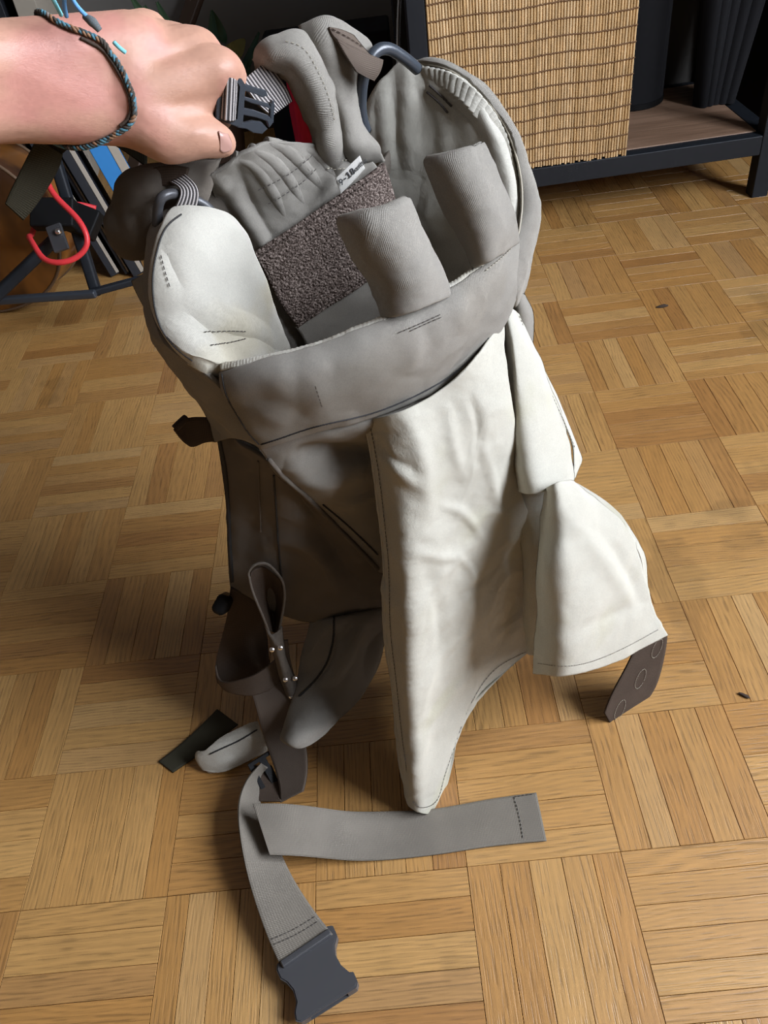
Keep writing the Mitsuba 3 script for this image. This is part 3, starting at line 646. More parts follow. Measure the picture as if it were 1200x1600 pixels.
# --- the two loose strap covers standing up from the rim
tb1 = sheet([[(536, 354, .018), (560, 340, .006), (598, 330, .002), (636, 317, .012)],
             [(534, 350, .016), (562, 346, -.002), (604, 336, -.006), (640, 319, .010)],
             [(552, 390, .012), (582, 382, -.008), (624, 372, -.012), (657, 366, .004)],
             [(576, 432, .008), (606, 424, -.012), (646, 412, -.016), (676, 405, .000)],
             [(594, 470, .002), (622, 462, -.015), (660, 448, -.018), (692, 440, -.003)],
             [(598, 500, -.008), (628, 492, -.019), (664, 477, -.019), (698, 462, -.004)]], .005, 70, 80, wr=.0016, wf=36, seed=41, puff=.0018, edge=.22)
put(K('strap_cover'), tb1, 'grey_canvas', label='grey strap cover standing nearer the middle of the rim')
tb2 = sheet([[(671, 260, .048), (695, 250, .036), (728, 240, .034), (752, 231, .046)],
             [(668, 256, .046), (696, 254, .030), (730, 245, .028), (756, 231, .044)],
             [(684, 296, .042), (714, 290, .022), (748, 282, .020), (774, 276, .034)],
             [(706, 340, .036), (734, 332, .016), (768, 322, .016), (792, 320, .032)],
             [(728, 382, .026), (752, 374, .010), (780, 362, .014), (804, 358, .034)],
             [(742, 420, .016), (762, 408, .008), (784, 394, .018), (806, 376, .044)]], .005, 70, 80, wr=.0016, wf=36, seed=42, puff=.0018, edge=.22)
put(K('strap_cover'), tb2, 'grey_canvas', label='grey strap cover standing at the right end of the rim')

# --- body below the rim
lb = sheet([[(405, 698, .030), (478, 674, .015), (570, 652, .006), (636, 628, .004), (728, 571, .014), (790, 492, .042)],
            [(418, 716, .032), (486, 692, .016), (575, 668, .004), (645, 645, .002), (738, 592, .012), (798, 515, .042)],
            [(432, 738, .040), (496, 712, .032), (580, 696, .026), (650, 680, .022), (742, 640, .024), (805, 560, .05)],
            [(468, 762, .044), (520, 742, .034), (590, 740, .026), (660, 730, .024), (750, 700, .028), (812, 620, .055)],
            [(505, 800, .048), (550, 790, .038), (605, 790, .034), (680, 790, .034), (760, 760, .04), (815, 700, .06)],
            [(548, 842, .050), (590, 842, .044), (640, 845, .044), (700, 840, .044), (770, 820, .05), (815, 770, .065)],
            [(592, 892, .052), (620, 900, .05), (660, 905, .05), (720, 900, .05), (770, 880, .055), (815, 840, .07)]], .003, 90, 90, wr=.003, wf=20, seed=51, crease=[([(440, 722), (500, 735), (570, 728)], .010, .010), ([(470, 705), (520, 708), (580, 702)], .006, -.010), ([(450, 752), (510, 765), (580, 790)], .010, .006)])
put(K('front_body'), lb, 'grey_canvas', label='dark grey cloth body under the rim')
add(K('front_body__hem'), tube(on(lb, [(420, 716), (440, 740), (472, 768), (508, 804), (550, 846), (590, 888)], .0008, 50), .0022, smooth=False, k=8), 'shaded_canvas')
add(K('front_body__seam'), tube(on(lb, [(505, 788), (545, 822), (590, 866)], .0006, 30), .0007, smooth=False, k=6), 'piping')
sp_ = sheet([[(332, 652, .094), (352, 660, .080), (372, 690, .058), (410, 712, .044), (450, 745, .046), (510, 800, .054), (600, 885, .058)],
             [(348, 715, .10), (370, 725, .088), (400, 745, .072), (436, 775, .058), (486, 820, .056), (540, 860, .058), (605, 905, .06)],
             [(355, 790, .106), (378, 795, .096), (408, 808, .080), (446, 830, .066), (495, 865, .060), (548, 890, .06), (605, 925, .062)],
             [(357, 860, .108), (382, 865, .098), (412, 875, .082), (455, 895, .070), (505, 915, .064), (555, 925, .063), (605, 940, .065)],
             [(360, 915, .108), (382, 928, .10), (415, 945, .084), (460, 965, .074), (510, 972, .068), (560, 965, .066), (605, 955, .068)]], .003, 110, 80, wr=.0035, wf=22, seed=61, crease=[([(420, 850), (450, 842), (490, 860), (520, 920)], .007, .006), ([(470, 780), (520, 850), (560, 910)], .010, -.006), ([(372, 700), (374, 800), (376, 900)], .008, .003)])
put(K('side_panel'), sp_, 'shaded_canvas', label='side panel of the body, its shade put into a darker cloth colour')  # likely the same grey cloth; its shade sits in the darker colour
add(K('side_panel__seam'), tube(on(sp_, [(428, 742), (432, 800), (436, 860), (442, 920)], .0006, 40), .0009, smooth=False, k=6), 'piping')
add(K('side_panel__seam'), tube(on(sp_, [(404, 720), (406, 780), (408, 830)], .0006, 30), .0008, smooth=False, k=6), 'shaded_canvas')
add(K('side_panel__binding'), tube(on(sp_, [(336, 660), (350, 718), (357, 790), (360, 860), (363, 908)], .0006, 40), .0018, smooth=False, k=8), 'piping')
# far side of the bag so that it is closed from behind
bk_ = sheet([[(325, 268, .122), (420, 235, .116), (520, 235, .136), (590, 260, .158), (640, 130, .200)],
             [(300, 420, .130), (420, 420, .135), (520, 400, .136), (640, 330, .190), (800, 260, .150)],
             [(325, 600, .120), (450, 600, .138), (560, 580, .136), (680, 520, .170), (820, 420, .12)],
             [(350, 760, .112), (450, 770, .115), (560, 760, .115), (690, 720, .115), (815, 640, .10)],
             [(362, 915, .112), (450, 960, .10), (540, 968, .09), (650, 960, .09), (815, 850, .09)]], .002, 50, 60, wr=.003, wf=20, seed=71)
put(K('outer_back'), bk_, 'shaded_canvas')
# small cloth end at the right behind the hood
rc_ = sheet([[(790, 445, .07), (806, 452, .062), (818, 462, .066)], [(795, 500, .07), (815, 490, .056), (830, 492, .064)], [(800, 560, .07), (818, 545, .056), (830, 535, .064)]], .003, 20, 24, wr=.002, seed=12)
put(K('side_flap'), rc_, 'grey_canvas')
# left webbing tab
tab = sheet([[(345, 655, .095), (338, 690, .094)], [(312, 652, .10), (318, 692, .096)], [(288, 655, .104), (296, 697, .10)], [(278, 661, .102), (272, 672, .098)]], .0016, 8, 30)
put(K('webbing_tab'), tab, 'brown_webbing', label='dark brown webbing tab at the left')
add(K('webbing_tab__fold'), tube(pts([(273, 670, .0965), (282, 661, .0985), (291, 653, .1015)]), .0032, 12), 'brown_webbing')

# --- leg opening with elastic edge and press studs
rim_ = [(388, 896, .062), (396, 884, .062), (412, 880, .061), (428, 890, .060), (441, 908, .059), (444, 940, .059), (438, 975, .060), (430, 1002, .058), (418, 982, .057), (406, 952, .058), (394, 922, .060), (388, 896, .062)]
add(K('leg_opening__rim'), tube(pts(rim_), .0012, 90, 10), 'shaded_canvas')
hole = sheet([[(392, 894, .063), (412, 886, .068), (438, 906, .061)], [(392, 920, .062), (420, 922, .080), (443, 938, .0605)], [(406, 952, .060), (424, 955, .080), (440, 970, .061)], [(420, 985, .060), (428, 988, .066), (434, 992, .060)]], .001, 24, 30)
put(K('leg_opening__shaded_hole'), hole, 'brown_webbing')  # dark sheet painted in for the shade inside the opening
tl_ = sheet([[(414, 975, .0585), (424, 992, .055), (440, 978, .0595)], [(424, 1004, .056), (431, 1006, .049), (442, 1004, .056)], [(434, 1045, .052), (442, 1043, .045), (451, 1040, .052)], [(446, 1080, .048), (453, 1076, .043), (463, 1070, .049)], [(456, 1105, .046), (461, 1104, .042), (470, 1097, .046)]], .002, 20, 70, wr=.001, seed=15)
put(K('leg_opening'), tl_, 'shaded_canvas', label='folded leg opening edge with press studs')
el = sheet([[(440, 1000, .066), (450, 1000, .064)], [(446, 1040, .060), (455, 1038, .058)], [(458, 1075, .054), (466, 1070, .052)]], .0015, 8, 24)
put(K('leg_opening__elastic'), el, 'dark_webbing')
for px_, py_ in [(425, 1015), (438, 1012), (446, 1062), (461, 1060), (455, 1088)]:
    add(K('press_stud'), moved(lathe([(.0022, 0), (.0024, .0006), (.0012, .0014)], 16), frame(P(px_, py_, .0425), RT, UP)), 'steel', 40)
# --- cord lock and the strap loop under it
add(K('cord_lock'), moved(rbox((.020, .014, .030), .0055, 16), frame(P(349, 943, .104), RT*.5+UP*.9, RT-UP*.2)), 'black_plastic', 40)
l1 = sheet([[(360, 918, .105), (408, 935, .095)], [(355, 960, .108), (412, 970, .094)], [(344, 1005, .112), (418, 1000, .094)], [(337, 1040, .108), (420, 1025, .092)], [(340, 1068, .098), (425, 1052, .086)]], .0016, 14, 50, wr=.0008)
put(K('strap_loop'), l1, 'brown_webbing', label='inside of the webbing loop at the lower left, its shade put into darker webbing')  # same strap as the outer run, painted darker for the shaded inside
l2 = sheet([[(337, 1040, .106), (339, 1060, .104)], [(346, 1064, .090), (352, 1078, .086)], [(374, 1062, .072), (378, 1086, .068)], [(405, 1050, .062), (405, 1084, .058)], [(440, 1022, .062), (438, 1070, .058)]], .0018, 12, 70)
put(K('strap_loop__outer_turn'), l2, 'dark_webbing')
# --- vertical webbing from the loop down to the ladder buckle
vwb = sheet([[(392, 1080, .064), (438, 1060, .060)], [(400, 1105, .052), (450, 1085, .048)], [(412, 1150, .036), (468, 1125, .030)], [(426, 1190, .016), (478, 1165, .008)], [(436, 1225, -.004), (480, 1205, -.012)], [(438, 1254, -.020), (474, 1236, -.026)]], .0018, 14, 80, wr=.0006)
put(K('webbing_band'), vwb, 'dark_webbing', label='dark taupe webbing band hanging down to the buckle')

# --- padded hip belt
hb = sheet([[(486, 965, .075), (530, 962, .066), (602, 945, .070)],
            [(478, 1010, .066), (525, 1005, .052), (602, 985, .056)],
            [(470, 1050, .056), (515, 1050, .038), (594, 1030, .042)],
            [(462, 1085, .044), (505, 1090, .022), (575, 1072, .028)],
            [(452, 1115, .030), (488, 1125, .004), (545, 1108, .012)],
            [(446, 1140, .016), (470, 1150, -.010), (512, 1136, -.002)],
            [(442, 1158, .004), (456, 1166, -.014), (482, 1158, -.010)]], .006, 60, 110, wr=.0035, wf=20, seed=81, puff=.003, edge=.3, crease=[([(560, 975), (540, 1020), (505, 1070)], .006, .004), ([(525, 985), (520, 1030), (500, 1065)], .004, -.004), ([(590, 985), (565, 1030), (570, 1070)], .006, -.003)])
put(K('hip_belt'), hb, 'grey_canvas', label='padded grey hip belt curving to the floor')
add(K('hip_belt__seam'), tube(on(hb, [(522, 962), (520, 1000), (508, 1040), (488, 1068), (468, 1088)], .0008, 40), .0010, smooth=False, k=6), 'piping')
hb2 = sheet([[(486, 965, .08), (540, 962, .09), (602, 945, .10)], [(500, 1000, .10), (550, 1000, .11), (610, 990, .12)], [(520, 1020, .12), (570, 1030, .13), (640, 1000, .14)]], .004, 30, 30)
# belt end pad and the olive strap on the floor
ep = sheet([[G(312, 1178, .018), G(330, 1168, .030), G(360, 1150, .032), G(404, 1130, .034)],
            [G(309, 1186, .014), G(334, 1176, .026), G(362, 1160, .032), G(408, 1142, .034)],
            [G(318, 1198, .004), G(345, 1190, .012), G(372, 1175, .016), G(414, 1156, .018)],
            [G(326, 1208, .001), G(352, 1204, .002), G(380, 1190, .003), G(418, 1172, .004)]], .006, 50, 40, wr=.002, wf=40, seed=15, puff=.003)
put(K('belt_end_pad'), ep, 'beige_lining', label='beige padded belt end lying on the floor')
add(K('belt_end_pad__seam'), tube(on(ep, [(328, 1178), (345, 1170), (375, 1156), (402, 1140)], .0006, 30), .0008, smooth=False, k=6), 'piping')
os_ = sheet([[G(248, 1190, .0016), G(270, 1207, .0016)], [G(280, 1165, .002), G(306, 1182, .002)], [G(312, 1136, .004), G(340, 1156, .004)], [G(340, 1108, .010), G(372, 1132, .010)]], .0018, 10, 40)
put(K('floor_strap'), os_, 'olive_webbing', label='olive webbing strap end lying on the floor')
hs = sheet([[(58, 215, .14), (98, 240, .14)], [(38, 255, .142), (88, 270, .142)], [(18, 295, .143), (58, 318, .143)], [(8, 318, .144), (36, 344, .144)]], .0018, 10, 40)
put(K('shoulder_strap_end'), hs, 'olive_webbing', label='olive webbing strap end hanging under the wrist')
hs2 = sheet([[(58, 215, .142), (98, 240, .142)], [(140, 190, .155), (150, 215, .155)], [(230, 230, .15), (230, 262, .15)]], .0018, 10, 40)
put(K('shoulder_strap_end__upper_run'), hs2, 'olive_webbing')

# --- floor webbing: bend at the ladder buckle, run to the clip, and the tail
def lift(px, py, z): return G(px, py, z)
w1 = sheet([[lift(408, 1192, .034), lift(418, 1200, .032)],
            [lift(388, 1215, .034), lift(406, 1218, .020)],
            [lift(374, 1250, .036), lift(408, 1262, .014)],
            [lift(374, 1300, .036), lift(428, 1310, .014)],
            [lift(386, 1365, .030), lift(452, 1362, .016)],
            [lift(404, 1425, .024), lift(480, 1408, .018)],
            [lift(420, 1468, .020), lift(502, 1438, .018)],
            [lift(436, 1504, .018), lift(520, 1460, .018)]], .0018, 16, 120)
put(K('belt_webbing'), w1, 'taupe_webbing', label='taupe webbing running to the big grey clip')
stitches(K('belt_webbing__stitching'), [on(w1, [(424, 1468), (460, 1452), (496, 1430)], .0009, 30), on(w1, [(428, 1476), (464, 1460), (500, 1438)], .0009, 30)])
w2 = sheet([[lift(395, 1256, .050), lift(421, 1336, .034)],
            [lift(445, 1256, .046), lift(455, 1337, .028)],
            [lift(500, 1262, .034), lift(505, 1341, .016)],
            [lift(550, 1268, .019), lift(560, 1345, .006)],
            [lift(610, 1268, .008), lift(620, 1342, .003)],
            [lift(680, 1264, .0055), lift(690, 1334, .0025)],
            [lift(760, 1250, .004), lift(770, 1322, .0025)],
            [lift(838, 1239, .0035), lift(854, 1314, .0025)]], .0018, 20, 150, wr=.0003)
put(K('webbing_tail'), w2, 'taupe_webbing', label='taupe webbing tail lying flat across the floor')
stitches(K('webbing_tail__stitching'), [on(w2, [(803, 1246), (812, 1280), (818, 1316)], .0009, 30), on(w2, [(803, 1246), (820, 1243), (836, 1241)], .0009, 30)], 'piping')
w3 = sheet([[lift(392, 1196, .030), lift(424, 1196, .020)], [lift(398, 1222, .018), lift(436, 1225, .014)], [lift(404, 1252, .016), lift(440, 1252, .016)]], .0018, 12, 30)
put(K('webbing_tail__shade_ribbon'), w3, 'brown_webbing')  # dark ribbon standing in for the shadow gap beside the tail
# ladder buckle
lbk = G(420, 1205, .022)
fr = np.array([[-.016, -.020], [.016, -.020], [.016, .020], [-.016, .020]])
lad = manifold3d.Manifold.cube((.034, .030, .005), True) - manifold3d.Manifold.cube((.027, .007, .02), True).translate((0, .007, 0)) - manifold3d.Manifold.cube((.027, .007, .02), True).translate((0, -.007, 0))
add(K('ladder_buckle'), moved(lad, frame(lbk, RT*.5-UP*.9, RT+UP*.3+FW*.4)), 'black_plastic', 30, label='black ladder buckle on the belt webbing')
# big female clip
cpx = [(433, 1506), (512, 1447), (520, 1446), (527, 1462), (523, 1478), (524, 1492), (533, 1508), (546, 1519), (552, 1518), (559, 1534), (557, 1543), (470, 1598), (462, 1596), (460, 1582), (463, 1566), (458, 1548), (448, 1536), (438, 1530), (432, 1516)]
base = np.array([G(x, y, .0165) for x, y in cpx])
cc = base.mean(0); ux = (G(520, 1446, .012)-G(433, 1506, .012)); uz = np.array([0, 0, 1.]); ux /= np.linalg.norm(ux); uy = np.cross(uz, ux)
poly = np.c_[(base-cc)@ux, (base-cc)@uy]
if trimesh.path.util is None: pass
ar = .5*np.sum(poly[:, 0]*np.roll(poly[:, 1], -1)-poly[:, 1]*np.roll(poly[:, 0], -1))
if ar < 0: poly = poly[::-1]
dense = []
cs_ = manifold3d.CrossSection([poly], manifold3d.FillRule.NonZero).offset(-.0016, manifold3d.JoinType.Round, 2., 24).offset(.0016, manifold3d.JoinType.Round, 2., 24)
H = .011
layers = [manifold3d.Manifold.extrude(cs_.offset(-.0012, manifold3d.JoinType.Round, 2., 24), H), manifold3d.Manifold.extrude(cs_, H-.0022).translate((0, 0, .0011))]
clip = layers[0] + layers[1]
# socket for the prongs at the outer end, and a slot along its mouth
e_out = (G(557, 1543, .012)+G(470, 1598, .012))/2; eo = np.array([(e_out-cc)@ux, (e_out-cc)@uy])
clip = clip - manifold3d.Manifold.cube((.034, .022, .0065), True).translate((eo[0], eo[1], H/2))
Mc = np.eye(4); Mc[:3, 0], Mc[:3, 1], Mc[:3, 2], Mc[:3, 3] = ux, uy, uz, cc; Mc[2, 3] = .0065
add(K('belt_clip'), moved(clip, Mc), 'slate_plastic', 30, label='large slate-grey plastic clip at the end of the webbing')
e0_, e1_ = G(440, 1508, .019), G(516, 1456, .019)
add(K('belt_clip__bar'), bar(e0_, e1_, .006, .005), 'slate_plastic', 30)

# --- gathered shoulder straps at the top
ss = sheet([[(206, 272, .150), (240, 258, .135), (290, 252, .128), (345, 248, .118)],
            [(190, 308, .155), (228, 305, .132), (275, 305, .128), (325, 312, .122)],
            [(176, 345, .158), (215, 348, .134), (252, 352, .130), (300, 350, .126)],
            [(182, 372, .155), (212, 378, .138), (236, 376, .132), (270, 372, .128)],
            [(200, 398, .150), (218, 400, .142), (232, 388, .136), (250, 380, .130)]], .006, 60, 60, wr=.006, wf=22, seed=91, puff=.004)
put(K('shoulder_strap'), ss, 'shaded_canvas', label='folded left shoulder strap below the hand')  # darker canvas stands for the shade under the hand
wp = sheet([[(216, 282, .131), (262, 270, .128)], [(212, 308, .131), (258, 300, .127)], [(210, 330, .131), (250, 340, .126)]], .0015, 14, 24)
put(K('shoulder_strap__webbing_patch'), wp, 'brown_webbing')
stitches(K('shoulder_strap__stitching'), [on(wp, [(222, 282), (218, 308), (215, 328)], .001, 20), on(wp, [(234, 279), (229, 306), (226, 331)], .001, 20)], 'dark_webbing')
rs1 = sheet([[(398, 98, .150), (402, 112, .160), (400, 125, .166)],
             [(412, 72, .142), (420, 92, .130), (424, 112, .150)],
             [(440, 62, .138), (440, 88, .120), (438, 116, .142)],
             [(468, 56, .140), (462, 92, .116), (452, 126, .138)],
             [(500, 82, .140), (486, 120, .114), (466, 152, .136)],
             [(518, 130, .140), (502, 160, .116), (480, 180, .138)],
             [(527, 180, .138), (510, 198, .118), (492, 206, .136)],
             [(532, 222, .136), (516, 230, .122), (498, 234, .132)],
             [(540, 256, .152), (524, 262, .144), (506, 264, .150)]], .005, 50, 120, wr=.003, wf=30, seed=95, puff=.0022)
put(K('shoulder_strap'), rs1, 'grey_canvas', label='padded grey shoulder strap arching beside the hand')
stitches(K('shoulder_strap_001__stitching'), [on(rs1, [(446, 66), (470, 74), (492, 104), (512, 150), (522, 190)], .0008, 60)], 'pale_thread', .0022, .0014, .0003)
rs2 = sheet([[(470, 45, .146), (490, 38, .140), (515, 36, .144), (560, 58, .152)],
             [(478, 62, .140), (500, 52, .132), (525, 58, .134), (576, 74, .150)],
             [(490, 95, .138), (510, 95, .128), (535, 98, .132), (570, 100, .146)],
             [(505, 140, .136), (522, 140, .128), (545, 140, .132), (562, 140, .144)],
             [(520, 180, .136), (538, 178, .126), (552, 178, .132), (564, 180, .144)],
             [(530, 220, .134), (545, 215, .124), (560, 212, .130), (572, 212, .142)],
             [(540, 236, .134), (554, 234, .130), (572, 232, .134), (590, 232, .140)],
             [(552, 262, .150), (566, 258, .148), (584, 254, .150), (602, 252, .154)]], .004, 60, 110, wr=.004, wf=26, seed=97, puff=.0022)
put(K('shoulder_strap'), rs2, 'grey_canvas', label='second grey shoulder strap folded over at the very top')
rs3 = sheet([[(468, 50, .150), (480, 40, .152), (500, 40, .154)], [(482, 72, .150), (494, 62, .154), (520, 60, .154)], [(490, 100, .146), (505, 100, .150), (530, 100, .154)]], .002, 20, 30)
put(K('shoulder_strap_002__fold'), rs3, 'grey_canvas')
rwp = sheet([[(513, 43, .126), (532, 47, .126), (552, 56, .131)], [(518, 54, .123), (542, 64, .122), (570, 78, .127)], [(528, 66, .120), (554, 82, .120), (580, 88, .125)]], .0016, 16, 20)
put(K('ring_webbing_patch'), rwp, 'dark_webbing')
rwb = sheet([[(524, 60, .121), (560, 78, .121), (598, 94, .124)], [(540, 88, .118), (568, 103, .118), (594, 110, .121)], [(556, 112, .117), (572, 121, .118), (584, 126, .121)]], .0018, 16, 40)
put(K('ring_webbing'), rwb, 'dark_webbing', label='brown webbing loop holding the right ring')
stitches(K('ring_webbing__stitching'), [on(rwp, [(518, 46), (540, 58), (568, 76)], .0009, 30)], 'brown_webbing')
lwb = sheet([[(266, 285, .116), (290, 272, .114)], [(282, 300, .106), (310, 298, .106)], [(272, 325, .105), (305, 328, .105)], [(268, 332, .112), (300, 334, .114)]], .0016, 14, 30)
put(K('ring_webbing'), lwb, 'ribbed_webbing', label='ribbed brown webbing loop holding the left ring')
lwi = sheet([[(240, 262, .126), (268, 258, .120), (296, 262, .114)], [(244, 290, .124), (270, 290, .116), (290, 285, .113)]], .0016, 14, 14)
put(K('ring_webbing__inner_turn'), lwi, 'brown_webbing')
add(K('ring'), tube(pts([(246, 352, .110), (247, 325, .108), (254, 308, .106), (266, 303, .108), (284, 306, .112), (304, 312, .114), (322, 322, .114), (336, 338, .114)]), .0034, 70, 14), 'slate_plastic', label='blue-grey ring of the left wing')
add(K('ring'), tube(pts([(572, 205, .142), (566, 185, .140), (564, 155, .138), (568, 120, .134), (578, 92, .134), (592, 78, .136), (606, 76, .138), (622, 84, .140), (636, 94, .142), (652, 108, .146)]), .0042, 80, 14), 'grey_plastic', label='dark grey ring of the right wing')
# --- small clip near the hand, with its ribbed webbing
rw = sheet([[(376, 128, .124), (418, 94, .134)], [(392, 150, .120), (436, 120, .130)], [(405, 166, .118), (448, 138, .128)], [(424, 182, .118), (456, 158, .128)]], .0016, 24, 24)
put(K('chest_webbing'), rw, 'ribbed_webbing', label='grey-white ribbed webbing behind the small clip')
O = P(372, 160, .100); sc_ = .62/1295*.92
bx_ = (P(430, 168, .100)-P(345, 152, .100)); by_ = P(378, 122, .100)-P(368, 198, .100)
fB = frame(P(372, 160, .1005), bx_, by_); pxm = np.linalg.norm(bx_)/86.5
def bp_(x, y): return (P(x, y, .1005)-fB[:3, 3])@fB[:3, :2]
def plate(pp, h, z): 
    q = np.array([bp_(*c) for c in pp]); a2 = .5*np.sum(q[:, 0]*np.roll(q[:, 1], -1)-q[:, 1]*np.roll(q[:, 0], -1))
    if a2 < 0: q = q[::-1]
    cs = manifold3d.CrossSection([q], manifold3d.FillRule.NonZero)
    return manifold3d.Manifold.extrude(cs.offset(-.0004, manifold3d.JoinType.Round, 2., 12), h).translate((0, 0, z)) + manifold3d.Manifold.extrude(cs, h-.0008).translate((0, 0, z+.0004))
frm = plate([(338, 134), (354, 116), (376, 122), (382, 132), (378, 190), (368, 196), (336, 184)], .006, -.003) - plate([(345, 136), (356, 124), (370, 128), (373, 134), (369, 184), (364, 188), (344, 180)], .02, -.010)
add(K('small_clip'), moved(frm, fB), 'grey_plastic', 30, label='dark grey prong clip beside the thumb')
for pp in ([(376, 130), (388, 133), (402, 138), (414, 141), (417, 148), (408, 151), (398, 146), (386, 142), (377, 141)],
           [(370, 190), (382, 191), (394, 188), (408, 190), (417, 200), (408, 208), (394, 206), (384, 200), (370, 198)],
           [(377, 154), (392, 160), (414, 166), (426, 172), (427, 158), (424, 156), (421, 166), (419, 162), (392, 154), (378, 150)],
           [(377, 168), (396, 172), (418, 180), (424, 184), (423, 194), (419, 198), (416, 188), (398, 182), (377, 178)],
           [(421, 160), (428, 162), (426, 190), (420, 196), (421, 186)]):
    add(K('small_clip__prong'), moved(plate(pp, .0045, -.0022), fB), 'grey_plastic', 30)
ww = sheet([[(348, 128, .101), (352, 123, .096), (359, 121, .094), (367, 124, .096), (371, 128, .101)], [(344, 182, .101), (348, 186, .096), (356, 189, .094), (364, 189, .096), (368, 186, .101)]], .0016, 30, 30)
put(K('small_clip__webbing_wrap'), ww, 'ribbed_webbing')
add(K('small_clip__strap'), sheet([[(342, 136, .104), (356, 130, .102)], [(318, 182, .110), (352, 186, .104)]], .0016, 10, 12).mesh, 'brown_webbing')

# --- the hood hanging down in front
off_t = [.034, .014, .000, .006, .012, .020, .030]
base_o = lambda r: -.016-.078*r/8
hood_px = [[(567, 657), (590, 652), (625, 642), (665, 624), (705, 597), (745, 556), (786, 496)],
           [(580, 725), (606, 718), (648, 705), (690, 692), (730, 672), (768, 640), (794, 600)],
           [(590, 805), (614, 804), (658, 798), (702, 792), (745, 780), (784, 762), (812, 752)],
           [(598, 895), (620, 895), (660, 892), (706, 886), (752, 878), (796, 868), (838, 850)],
           [(600, 982), (624, 984), (658, 982), (702, 975), (748, 966), (796, 955), (846, 940)],
           [(609, 1062), (628, 1066), (656, 1066), (694, 1058), (734, 1046), (776, 1030), (838, 1004)],
           [(617, 1140), (632, 1144), (654, 1146), (680, 1142), (704, 1134), (726, 1124), (746, 1090)],
           [(626, 1208), (638, 1212), (655, 1216), (672, 1214), (688, 1208), (700, 1198), (712, 1168)],
           [(640, 1258), (648, 1266), (658, 1271), (668, 1272), (678, 1269), (688, 1260), (694, 1250)]]
offs = [[.030, .014, .002, .004, .006, .012, .050], [.034, .012, .000, .004, .008, .014, .034], [.036, .012, .000, .006, .012, .020, .030], [.036, .010, .000, .012, .028, .044, .052], [.034, .010, .000, .016, .036, .054, .064],
        [.030, .010, .000, .016, .034, .050, .060], [.026, .010, .000, .012, .024, .036, .044], [.020, .008, .000, .006, .014, .024, .032], [.014, .006, .002, .004, .008, .014, .020]]
hood_rows = [[(x, y, base_o(i)+offs[i][j]) for j, (x, y) in enumerate(r)] for i, r in enumerate(hood_px)]
hcr = [([(600, 700), (625, 735), (655, 760)], .005, .0035), ([(590, 690), (612, 720), (640, 730)], .004, -.003), ([(640, 660), (660, 720), (668, 800)], .006, .003), ([(700, 640), (706, 690), (720, 740)], .005, .0028), ([(735, 620), (748, 670), (744, 720)], .004, -.0025),
       ([(690, 790), (720, 800), (750, 840)], .004, .0022), ([(715, 870), (735, 890), (742, 920)], .003, .002), ([(720, 930), (745, 915), (775, 880)], .004, -.002), ([(650, 860), (700, 870), (735, 850)], .004, .0022), ([(628, 800), (640, 900), (640, 1040), (640, 1180)], .008, .004),
       ([(672, 900), (690, 980), (690, 1060)], .006, -.003), ([(755, 700), (770, 760), (780, 830)], .005, .0025), ([(665, 1150), (650, 1190), (646, 1240)], .005, .0025), ([(740, 820), (760, 800), (790, 800)], .003, .0018), ([(700, 900), (712, 880), (735, 868)], .003, .0018)]
hd = sheet(hood_rows, .0014, 190, 250, wr=.0030, wf=24, seed=101, crease=hcr)
put(K('hood'), hd, 'hood_cotton', label='pale beige cotton hood hanging down in front')
def along(rows, j): return [(r[j][0], r[j][1]) for r in rows]
Ln = [(x+11, y) for x, y in along(hood_px, 0)[:-1]]
stitches(K('hood__stitching'), [on(hd, Ln, .0008, 160), on(hd, [(822, 1018), (772, 1046), (742, 1086), (722, 1130), (706, 1176), (690, 1226), (676, 1256), (655, 1260), (645, 1250)], .0008, 160)], 'thread', .0030, .0006, .00035)
add(K('hood__hem'), tube(on(hd, [(x+2.5, y) for x, y in along(hood_px, 0)[:-1]], -.0004, 120), .0015, smooth=False, k=8), 'hood_cotton')
ur = sheet([[(784, 494, .044), (790, 482, .044), (800, 482, .050), (812, 492, .058)],
            [(790, 545, .034), (800, 535, .022), (815, 532, .028), (832, 540, .046)],
            [(794, 605, .022), (806, 602, .006), (832, 598, .010), (858, 600, .034)],
            [(802, 690, .006), (818, 690, -.012), (850, 684, -.008), (885, 668, .020)],
            [(810, 768, -.014), (830, 772, -.036), (864, 764, -.034), (896, 750, -.006)]], .0014, 60, 110, wr=.003, wf=20, seed=103)
put(K('hood__side_panel'), ur, 'hood_cotton')
ue = sheet([[(806, 488, .052), (816, 496, .062)], [(836, 560, .040), (848, 574, .054)], [(866, 630, .026), (878, 640, .042)], [(893, 690, .014), (905, 705, .032)], [(896, 738, -.002), (907, 722, .022)], [(890, 752, -.010), (898, 746, .010)]], .0016, 14, 90, wr=.001)
put(K('hood__folded_edge'), ue, 'hood_cotton')
stitches(K('hood__stitching'), [on(ue, [(810, 494), (840, 570), (870, 637), (897, 700)], .0008, 90)], 'thread', .0022, .0012, .0003)
